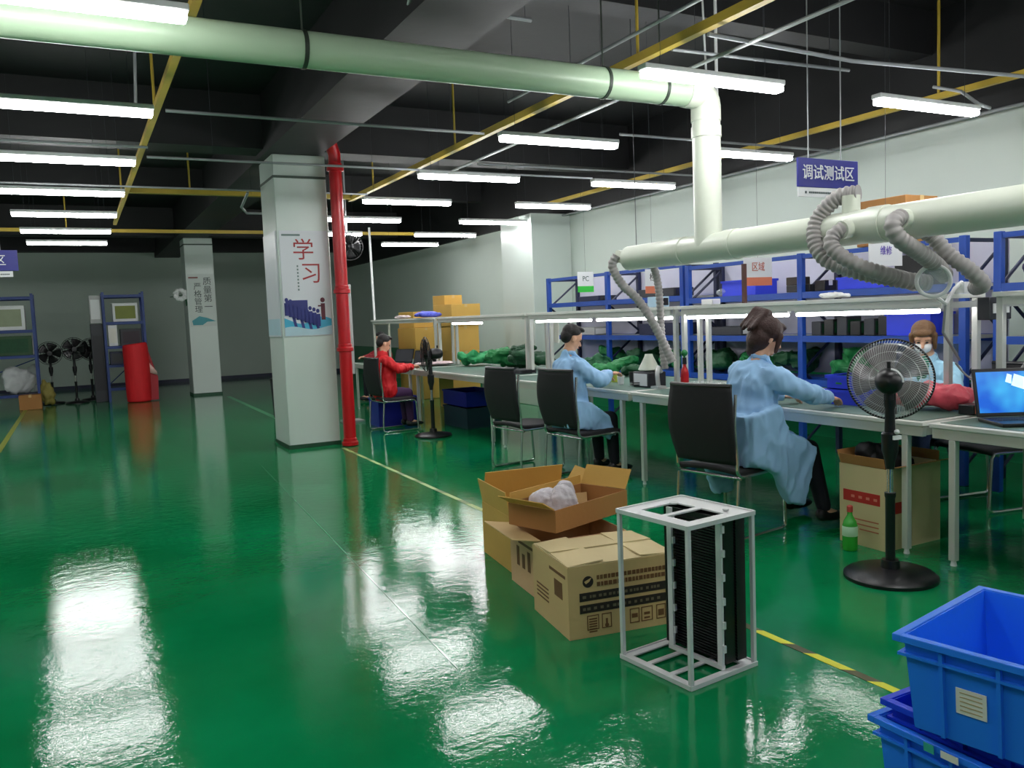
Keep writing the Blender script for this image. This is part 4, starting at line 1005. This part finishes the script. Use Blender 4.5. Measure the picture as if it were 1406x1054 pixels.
for y in (.118, -.163):
    obj('inner_rail', MB().b2((.022, y-.014, .034), (.034, y+.014, H2-.012)), WM, t, bevel=.001)
    mb = MB()
    for k in range(6): mb.b2((.024, y-.024, .09+.1*k), (.036, y-.0145, .12+.1*k))
    obj('clip', mb, WM, t)
obj('lower_bar', MB().b2((.02, -.178, .016), (.036, .133, .034)), WM, t)
mb = MB(); mb.tube((.05, .11, H2), (.05, .11, H2+.006), .02, n=12).tube((.12, -.12, H2), (.12, -.12, H2+.006), .014, n=12); obj('adjust_screw', mb, STEEL, t)

# ------------------------------------------------------------------ blue crates bottom right
def crate(loc, rotz, label, s=(.6, .6, .28), m=CRATE, lab='big'):
    L_, D2, h_ = s; t = thing('plastic_crate', label, 'crate', loc, rotz, 'blue crates at bottom right'); th = .005; sl = .02
    x0, y0 = -L_/2, -D2/2
    def wall(ax):   # slightly tapered walls
        pass
    mb = MB()
    def shell(o_, i_):
        vs = []
        for z, sh in ((0.001, sl), (h_, 0)):
            for X, Y in ((-1, -1), (1, -1), (1, 1), (-1, 1)): vs.append((X*(L_/2-sh-o_), Y*(D2/2-sh-o_), z+(i_ if z < .01 else 0)))
        return vs
    a = shell(0, 0); b = shell(th, th); o0 = 0
    mb.add(a+b, [(3, 2, 1, 0), (0, 1, 5, 4), (1, 2, 6, 5), (2, 3, 7, 6), (3, 0, 4, 7),
                 (8, 9, 10, 11), (12, 13, 9, 8), (13, 14, 10, 9), (14, 15, 11, 10), (15, 12, 8, 11), (4, 5, 13, 12), (5, 6, 14, 13), (6, 7, 15, 14), (7, 4, 12, 15)])
    obj('body', mb, m, t, smooth=False)
    e = .022
    mb = MB()
    for a_, b_2 in (((-L_/2-e, -D2/2-e), (L_/2+e, -D2/2+.001)), ((-L_/2-e, D2/2-.001), (L_/2+e, D2/2+e)), ((-L_/2-e, -D2/2), (-L_/2+.001, D2/2)), ((L_/2-.001, -D2/2), (L_/2+e, D2/2))):
        mb.b2((a_[0], a_[1], h_-.016), (b_2[0], b_2[1], h_+.004)); 
    obj('rim', mb, m, t, bevel=.002)
    mb = MB(); g = .012
    for a_, b_2 in (((-L_/2-g, -D2/2-g), (L_/2+g, -D2/2+.0)), ((-L_/2-g, D2/2), (L_/2+g, D2/2+g)), ((-L_/2-g, -D2/2), (-L_/2, D2/2)), ((L_/2, -D2/2), (L_/2+g, D2/2))):
        mb.b2((a_[0], a_[1], h_-.055), (b_2[0], b_2[1], h_-.047))
    obj('lower_lip', mb, m, t)
    for sx, vert in ((-1, True), (1, True), (-1, False), (1, False)):
        n = 4
        for k in range(n):
            q = -1+2*(k+.5)/n; q *= .9; mb = MB()
            if vert:
                y = q*(D2/2); mb.add([(sx*(L_/2-sl), y-.006, .004), (sx*(L_/2-sl), y+.006, .004), (sx*L_/2, y+.006, h_-.02), (sx*L_/2, y-.006, h_-.02), (sx*(L_/2-sl+.014), y-.005, .004), (sx*(L_/2-sl+.014), y+.005, .004), (sx*(L_/2+.014), y+.005, h_-.02), (sx*(L_/2+.014), y-.005, h_-.02)], [(4, 5, 6, 7), (0, 4, 7, 3), (1, 2, 6, 5), (0, 1, 5, 4), (3, 7, 6, 2)])
            else:
                x = q*(L_/2); mb.add([(x-.006, sx*(D2/2-sl), .004), (x+.006, sx*(D2/2-sl), .004), (x+.006, sx*D2/2, h_-.02), (x-.006, sx*D2/2, h_-.02), (x-.005, sx*(D2/2-sl+.014), .004), (x+.005, sx*(D2/2-sl+.014), .004), (x+.005, sx*(D2/2+.014), h_-.02), (x-.005, sx*(D2/2+.014), h_-.02)], [(4, 5, 6, 7), (0, 4, 7, 3), (1, 2, 6, 5), (0, 1, 5, 4), (3, 7, 6, 2)])
            obj('rib', mb, m, t, smooth=False)
    return t
k1 = crate((2.285, 1.318, .0), .02, 'bottom blue plastic crate of the stack, at frame corner', s=(.55, .60, .29))
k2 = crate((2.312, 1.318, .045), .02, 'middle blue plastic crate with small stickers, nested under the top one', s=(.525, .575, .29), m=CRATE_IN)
k3 = crate((2.237, 1.215, .341), .2, 'top blue plastic crate, empty, with beige paper label', s=(.51, .62, .26))
def crate_label(t, L_, y, z, wd, ht, m, nm, rot=.0741):
    mb = MB(); mb.box((0, 0, 0), (.002, wd, ht)); o = obj(nm, mb, m, t); o.location = (-L_/2-.003+.02*(1-z/.27), y, z); o.rotation_euler = (0, -rot, 0); return o
lb = crate_label(k3, .51, .14, .12, .075, .07, PAPER, 'paper_label')
mb = MB()
for k in range(5): mb.box((-.0015, .0, .024-.012*k), (.001, .055, .003))
obj('label_print', mb, mat('faint_brown_ink', (190, 170, 130), .7), lb)
crate_label(k1, .6, .06, .282, .05, .02, PAPER, 'white_sticker'); crate_label(k2, .58, .055, .282, .028, .022, mat('teal_sticker', (60, 180, 160), .5), 'teal_sticker')
crate_label(k1, .6, .12, .282, .03, .025, _m['teal_sticker'], 'teal_sticker')

# ------------------------------------------------------------------ things on the benches
g2 = 'goods on the benches'
# laptop on nearest bench
t = thing('laptop', 'open black laptop showing a bright blue screen at right edge', 'laptop', (4.66, 2.84, .8035), -.55)
obj('base', MB().b2((-.2, -.28, .0005), (.2, .0, .02)), BLKP, t, bevel=.005)
s_ = obj('screen_frame', MB().box((0, .045, .155), (.4, .012, .275), (-.25, 0, 0)), BLKP, t, bevel=.004)
def screen_mat():
    m = bpy.data.materials.new('laptop_screen'); m.use_nodes = True; N = m.node_tree.nodes; L = m.node_tree.links; b = N['Principled BSDF']
    tc = N.new('ShaderNodeTexCoord'); n = N.new('ShaderNodeTexNoise'); n.inputs['Scale'].default_value = 5; L.new(tc.outputs['Object'], n.inputs['Vector'])
    r = N.new('ShaderNodeValToRGB'); r.color_ramp.elements[0].position = .35; r.color_ramp.elements[1].position = .68
    r.color_ramp.elements[0].color = lin((20, 90, 200)); r.color_ramp.elements[1].color = lin((70, 190, 235)); L.new(n.outputs['Fac'], r.inputs['Fac'])
    b.inputs['Base Color'].default_value = (0, 0, 0, 1); L.new(r.outputs['Color'], b.inputs['Emission Color']); b.inputs['Emission Strength'].default_value = .9; b.inputs['Roughness'].default_value = .2
    return m
obj('screen', MB().box((0, .0375, .157), (.365, .002, .235), (-.25, 0, 0)), screen_mat(), t)
mb = MB(); Rm = Euler((-.25, 0, 0)).to_matrix()
for cx_, cz, w_, h_ in ((.07, .05, .12, .07), (.12, .01, .09, .06), (.0, .075, .04, .05)): mb.box(V((0, .036, .157))+Rm @ V((cx_, 0, cz)), (w_, .001, h_), Euler((-.25, .35, 0)).to_matrix())
obj('screen_windows', mb, mat('screen_white', (190, 220, 240), .4, emit=.8), t)
mb = MB()
for r_ in range(4):
    for c_ in range(12): mb.box((-.155+.028*c_, -.06-.028*r_, .0215), (.022, .022, .003))
obj('keys', mb, DARKI, t); obj('touchpad', MB().box((0, -.22, .021), (.1, .06, .002)), DARKI, t)
# red plastic cloth heap
bundle((4.8, 3.44, .8035), (.3, .42, .2), mat('red_film', (226, 84, 100), .35, var=.3, scale=10, bump=.4), 'heap of translucent red plastic film on bench behind pedestal fan', 'plastic film', None, 91, 'red_plastic_film')
small_box((4.75, 3.15, .8035), (.12, .1, .06), 'small dark tool holder with orange tip beside laptop', BLKP, group=g2, front=ORANGE, name='tool_holder', cat='tool')
bin_((4.83, 4.02, .8035), (.38, .3, .10), 'lower blue tray at the ponytailed worker right hand', group=g2, fill=GREENC, name='blue_tray', cat='tray')
bin_((4.86, 4.04, .908), (.36, .28, .09), 'upper blue tray stacked by the ponytailed worker right hand', group=g2, fill=GREENC, name='blue_tray', cat='tray')
bundle((4.7, 5.35, .8035), (.3, .5, .1), CLEAR, 'clear plastic bag flat on bench behind the empty chair back', 'bag', g2, 92, 'plastic_bag')
# red bottle
t = thing('spray_bottle', 'red bottle with green cap standing against bench upright', 'bottle', (4.78, 5.86, .8035)); t['group'] = g2
obj('bottle_body', MB().lathe([(0, .0005), (.034, .0005), (.036, .01), (.036, .13), (.03, .16), (.014, .19), (.014, .21), (0, .21)], 20), RED, t)
obj('nozzle', MB().lathe([(0, .211), (.02, .211), (.018, .27), (0, .27)], 12), BLKP, t); obj('cap', MB().ell((0, 0, .31), .03).tube((0, 0, .26), (0, 0, .3), .01), GREENC, t)
# soldering / rework head at hose ends
t = thing('soldering_station', 'white and black soldering station under the hanging hoses', 'machine', (4.66, 6.22, .8035)); t['group'] = g2
obj('cabinet', MB().box((0, 0, .07), (.2, .24, .14)), DARKI, t, bevel=.01); obj('front_face', MB().box((-.101, 0, .07), (.004, .2, .11)), WHITE, t)
obj('fume_hood', MB().lathe([(.09, .15), (.1, .16), (.04, .28), (.035, .3), (0, .3)], 18), PVC, t)
obj('iron_stand', MB().path(spline([(-.05, -.2, .005), (-.06, -.2, .12), (-.02, -.16, .18), (.03, -.14, .14)], 6), .02, 10).box((-.05, -.2, .01), (.1, .1, .02)), STEEL, t)
def cup(x, y, m, lab, r=.035, h=.08, z=.8035):
    t = thing('cup', lab, 'cup', (x, y, z)); t['group'] = 'cups on second bench'
    obj('cup_body', MB().lathe([(0, .0005), (r*.8, .0005), (r, h), (r*.9, h), (r*.72, .006), (0, .006)], 20), m, t)
    obj('rim', MB().path([(r*.97*math.cos(2*PI*i/20), r*.97*math.sin(2*PI*i/20), h) for i in range(20)], .002, 5, closed=True), m, t)
cup(4.62, 6.62, WHITE, 'small white cup near the front edge of second bench')
cup(4.75, 6.9, mat('lime_cup', (190, 200, 80), .5), 'lime green cup on second bench beside white cup', .045, .09)
cup(4.85, 6.75, BLKP, 'black cup standing behind the white cup', .035, .1)
t = thing('solder_reel', 'black cable coil lying on second bench near the chair', 'cable', (4.62, 6.3, .8035)); t['group'] = g2
obj('coil', MB().path([(.09*math.cos(a)*(1+.1*math.sin(3*a)), .1*math.sin(a), .01+.003*a) for a in [i*.35 for i in range(40)]], .005, 6), BLKP, t)
# magnifier lamp
t = thing('magnifier_lamp', 'white ring magnifier lamp on jointed arm above first bench', 'lamp', (4.87, 3.3, 1.531))
ctr = V((4.42, 3.17, 1.605)); n_ = (V((0, 0, 1.5))-ctr).normalized(); a_ = n_.cross(V((0, 0, 1))).normalized(); b_ = n_.cross(a_)
obj('ring', MB().path([ctr+(a_*math.cos(2*PI*i/40)+b_*math.sin(2*PI*i/40))*.088 for i in range(40)], .012, 10, closed=True), WHITE, t, world=True)
mb = MB(); mb.ell(ctr, (.08, .08, .006), Matrix((a_, b_, n_)).transposed(), 24, 8); obj('lens', mb, LENSM, t, world=True)
obj('arm', MB().path([ctr-b_*.0+V((.06, .03, -.09)), (4.6, 3.22, 1.47), (4.8, 3.3, 1.56), (4.87, 3.3, 1.6)], .012, 8), WHITE, t, world=True)
obj('second_arm', MB().path([(4.6, 3.22, 1.47), (4.62, 3.25, 1.3), (4.85, 3.3, 1.12)], .008, 8), GALV, t, world=True)
obj('clamp', MB().b2((4.85, 3.27, 1.531), (4.9, 3.33, 1.6)), WHITE, t, world=True)
tag(obj('power_cable', MB().path(spline([(4.84, 3.32, 1.1), (4.9, 3.25, 1.0), (5.05, 3.15, .98), (5.2, 3.1, 1.1), (5.25, 3.1, 1.4)], 8), .007, 6), GALV), 'grey cable looping between bench uprights beside masked worker', 'cable')
t = thing('power_strip', 'dark grey switch box with white sockets on bench upright', 'socket', (5.06, 3.23, 1.38)); 
obj('box', MB().b2((-.1, -.05, -.02), (.12, .03, .12)), DARKI, t, bevel=.005)
for k in range(2): obj('socket', MB().box((-.04+.1*k, -.053, .05), (.06, .006, .06)), WHITE, t)
# goods on bench shelves
bundle((5.0, 4.4, 1.531), (.2, .3, .05), WHITE, 'flat white bag on first bench shelf under the hoses', 'bag', g2, 95, 'white_bag')
small_box((5.0, 5.75, 1.531), (.1, .14, .05), 'small white round-cornered box on first bench shelf', WHITE, group=g2, front=LILAC)
small_box((5.0, 6.5, 1.531), (.14, .16, .1), 'pale blue box with black front on second bench shelf near hose', mat('pale_blue_box', (170, 200, 220), .5), group=g2, front=BLKP)
bundle((5.0, 12.4, 1.531), (.3, .7, .12), mat('blue_white_bag', (90, 100, 220), .5, var=.3), 'blue and white bag on the far bench shelf', 'bag', g2, 96, 'blue_bag')
bundle((5.0, 13.6, 1.531), (.25, .6, .06), mat('pinkish_white', (226, 210, 210), .5), 'flat pinkish white bag on the farthest bench shelf', 'bag', g2, 97, 'white_bag')
# stuff on far benches
for k, (x, y) in enumerate(((4.7, 12.0), (4.75, 13.0))):
    t = thing('laptop', ('open dark laptop on the farthest bench', 'second dark laptop at end of farthest bench')[k], 'laptop', (x, y, .8035), -.9)
    obj('base', MB().b2((-.17, -.24, .0005), (.17, 0, .018)), BLKP, t); obj('screen_frame', MB().box((0, .05, .12), (.34, .01, .23), (-.4, 0, 0)), BLKP, t); obj('screen', MB().box((0, .043, .12), (.31, .002, .2), (-.4, 0, 0)), DARKI, t)
bundle((4.75, 11.7, .8035), (.4, .6, .07), mat('pink_white_cloth', (226, 200, 204), .6), 'pinkish white cloth lying on far bench near worker in red', 'cloth', g2, 98, 'folded_cloth')
small_box((4.8, 8.95, .8035), (.22, .3, .05), 'dark grey flat device at near end of third bench', DARKI, group=g2, front=BLKP, name='flat_device', cat='device')
tag(obj('white_paper_card', MB().b2((5.3, 8.9, 1.15), (5.31, 9.05, 1.42)), PAPER), 'white paper card hanging between uprights of third bench', 'paper')
# crates under far benches
bin_((4.05, 11.55, 0), (.62, .42, .4), 'large blue crate on floor behind the far black chair', m=mat('deep_blue_crate', (24, 34, 150), .4), group='blue crates under far benches', name='plastic_crate', cat='crate')
bin_((4.85, 10.6, .3), (.5, .8, .2), 'wide blue crate under the third bench', m=_m['deep_blue_crate'], group='blue crates under far benches', name='plastic_crate', cat='crate')
bin_((4.85, 10.6, 0), (.5, .8, .28), 'dark grey-blue crate at the bottom under third bench', m=mat('slate_crate', (40, 66, 80), .5), group='blue crates under far benches', name='plastic_crate', cat='crate')
# far yellow cartons
yc = 'yellow cartons stacked beyond the far bench'
for k, (x, y, z, s, lab) in enumerate((
    (5.75, 13.0, 0, (.5, .6, .5), 'lowest yellow carton of right-hand far stack'), (5.75, 13.0, .502, (.5, .6, .45), 'second yellow carton up in right-hand far stack'),
    (5.75, 13.0, .954, (.5, .6, .42), 'third yellow carton up in right-hand far stack'), (5.75, 13.0, 1.376, (.55, .65, .36), 'wide yellow carton near top of right-hand far stack'),
    (5.72, 13.3, 1.738, (.35, .4, .16), 'small yellow carton crowning the right-hand far stack'),
    (5.8, 15.0, 0, (.5, .6, .5), 'lowest yellow carton of left-hand far stack'), (5.8, 15.0, .502, (.5, .6, .45), 'middle yellow carton of left-hand far stack'),
    (5.8, 15.0, .954, (.5, .6, .4), 'third yellow carton of left-hand far stack'), (5.8, 15.05, 1.356, (.45, .5, .3), 'top yellow carton of left-hand far stack'))):
    small_box((x, y, z), s, lab, CARD2, lid=CARD, name='carton', group=yc, cat='box', rotz=.03*k)
# white panel behind the red pipe
t = thing('display_board', 'narrow white standing board behind the red fire pipe', 'board', (3.64, 12.3, 0))
obj('panel', MB().box((0, 0, 1.4), (.16, .03, 1.35)), GREYM, t, bevel=.01); obj('pole', MB().tube((0, 0, .03), (0, 0, .73), .015, n=8), STEEL, t); obj('base', MB().box((0, 0, .015), (.3, .3, .029)), STEEL, t)
obj('latch', MB().box((-.02, -.018, 1.98), (.02, .008, .05)), DARKI, t)
pipe('conduit', [(4.85, 14.7, 3.2), (4.87, 14.72, 1.535)], .022, WHITE, 'thick white vertical conduit dropping onto farthest bench shelf', 'conduit')
pipe('conduit', [(4.6, 5.17, 4.19), (4.6, 5.17, 2.2)], .012, WHITE, 'white vertical conduit close beside the duct drop', 'conduit')
pipe('conduit', [(4.53, 5.25, 4.19), (4.62, 5.25, 2.1)], .008, WHITE, 'thin white vertical conduit right of the duct drop', 'conduit')

# ------------------------------------------------------------------ far left racks and red item
def rack2(x0, x1, y0, y1, h, levels, label):
    t = thing('storage_rack', label, 'shelving rack', ((x0+x1)/2, (y0+y1)/2, 0)); ob = lambda n, mb, mm: obj(n, mb, mm, t, world=True)
    for x in (x0, x1-.05):
        for y in (y0, y1-.05): ob('post', MB().b2((x, y, .001), (x+.05, y+.05, h)), DBLUE)
        ob('side_brace', MB().tube((x+.025, y0+.05, .4), (x+.025, y1-.05, .9), .014, n=6).tube((x+.025, y1-.05, 1.0), (x+.025, y0+.05, 1.5), .014, n=6).tube((x+.025, y0+.05, 1.6), (x+.025, y1-.05, h-.1), .014, n=6), DBLUE)
    for z in levels:
        ob('shelf_beam', MB().b2((x0+.051, y0, z-.06), (x1-.051, y0+.04, z)), DBLUE); ob('shelf_beam', MB().b2((x0+.051, y1-.04, z-.06), (x1-.051, y1, z)), DBLUE)
        ob('shelf_board', MB().b2((x0+.051, y0+.041, z-.025), (x1-.051, y1-.041, z-.003)), NAVY)
    ob('cross_brace', MB().tube((x0+.06, y1-.02, .35), (x1-.06, y1-.02, 1.0), .012, n=6), DBLUE)
    return t
rack2(-2.6, -.72, 19.8, 20.5, 2.36, (.3, 1.1, 1.62, 2.3), 'blue steel rack at far left edge with white machines')
fg = 'goods on the far racks'
small_box((-1.2, 20.1, 1.621), (.62, .45, .5), 'white machine with pale window on far-left rack upper level', WHITE, front=mat('olive_panel', (150, 160, 130), .5), name='machine', cat='machine', group=fg)
small_box((-1.15, 20.1, 1.101), (.7, .45, .4), 'dark green boxed unit on far-left rack middle level', mat('dark_green_box', (50, 84, 50), .6), front=GREEND, name='green_box', cat='box', group=fg)
small_box((-.83, 20.1, 1.101), (.1, .3, .4), 'white upright panel at end of far-left rack', WHITE, name='panel', cat='panel', group=fg, front=GREYM)
bundle((-1.2, 20.1, .301), (.9, .5, .68), mat('white_sack', (200, 205, 205), .7, var=.1), 'white sacks heaped on far-left rack lower level', 'sack', fg, 61, 'white_sack', .02)
small_box((-.9, 19.6, 0), (.4, .35, .3), 'brown carton on floor before the far-left rack', CARD3, lid=CARD, name='carton', group=fg)
bundle((-.62, 20.2, 0), (.26, .3, .6), mat('yellow_sacking', (150, 140, 70), .7, var=.3), 'yellowish sack standing beside the far-left rack', 'sack', fg, 62, 'yellow_sack', .02)
bundle((-.86, 21.1, 0), (.3, .3, .95), mat('white_sack2', (190, 198, 196), .7, var=.1), 'tall white sack standing behind the yellowish sack', 'sack', fg, 63, 'white_sack', .02)
rack2(.55, 1.38, 19.9, 20.6, 2.36, (.3, .8, 1.2, 1.72, 2.3), 'blue steel rack beside red covered stand by back wall')
small_box((.42, 20.3, 1.7), (.22, .5, .6), 'pale grey cabinet at left of the small blue rack', GREYM, front=WHITE, name='cabinet', cat='cabinet', group=fg)
small_box((.42, 20.3, 0), (.24, .45, 1.69), 'tall dark stand below the pale grey cabinet', DARKI, front=mat('dark_panel', (34, 34, 40), .5), name='stand', cat='stand', group=fg)
small_box((1.0, 20.2, 1.721), (.5, .4, .4), 'white box with yellow-green panel on small rack', WHITE, front=mat('yellow_green_panel', (120, 130, 40), .5), name='machine', cat='machine', group=fg)
small_box((.72, 20.1, 1.201), (.18, .3, .45), 'tall white box at left of small rack', WHITE, front=PAPER, group=fg)
small_box((1.08, 20.2, 1.201), (.42, .4, .36), 'dark machine on small rack beside tall white box', DARKI, front=mat('dark_panel2', (40, 20, 34), .5), name='machine', cat='machine', group=fg)
small_box((.78, 20.0, .801), (.3, .3, .28), 'small dark box with silver dots on small rack lower level', NAVY, front=DARKI, group=fg)
# red covered stand
t = thing('covered_stand', 'tall red cloth-covered stand with pink sheet on its right', 'stand', (1.12, 19.45, 0))
mb = MB(); mb.path([(0, 0, .001), (0, 0, .3), (.0, 0, .8), (-.01, 0, 1.15), (-.02, 0, 1.24)], [.24, .25, .255, .25, .235], 24)
obj('red_cover', voxel(mb, .02, 3), REDF, t)
mb = MB(); mb.add([(.2, -.05, .02), (.38, -.02, .02), (.4, 0, .5), (.2, -.05, 1.2), (.2, .05, .02), (.38, .05, .02), (.4, .05, .5), (.2, .05, 1.2)], [(0, 1, 2, 3), (7, 6, 5, 4), (0, 4, 5, 1), (1, 5, 6, 2), (2, 6, 7, 3), (3, 7, 4, 0)])
obj('pink_sheet', mb, mat('dull_red_sheet', (170, 40, 50), .6), t)
obj('white_flap', MB().add([(.22, -.06, .85), (.38, -.05, .62), (.38, -.05, .55), (.2, -.06, .62)], [(0, 1, 2, 3)]), mat('pink_white', (236, 196, 186), .6), t, solid=.01)
# dark bin behind the near column
t = thing('dark_bin', 'dark slim bin standing half hidden behind near column', 'bin', (2.93, 13.9, 0))
obj('body', MB().lathe([(0, .001), (.13, .001), (.16, .6), (.15, .6), (.12, .02), (0, .02)], 20), DARKI, t); obj('lid', MB().lathe([(0, .601), (.165, .601), (.165, .64), (.05, .67), (0, .67)], 20), BLKP, t)

bpy.data.scenes.remove(scratch)

for o in bpy.data.objects:
    if o.parent is not None and o.name.split('.')[0] in ('handling_icons', 'stripe_print', 'side_print', 'heading_print', 'keys', 'guard_wires', 'strip_lettering', 'label_print', 'small_print', 'crowd_silhouette', 'clip', 'boards', 'petals'):
        o['kind'] = 'stuff'
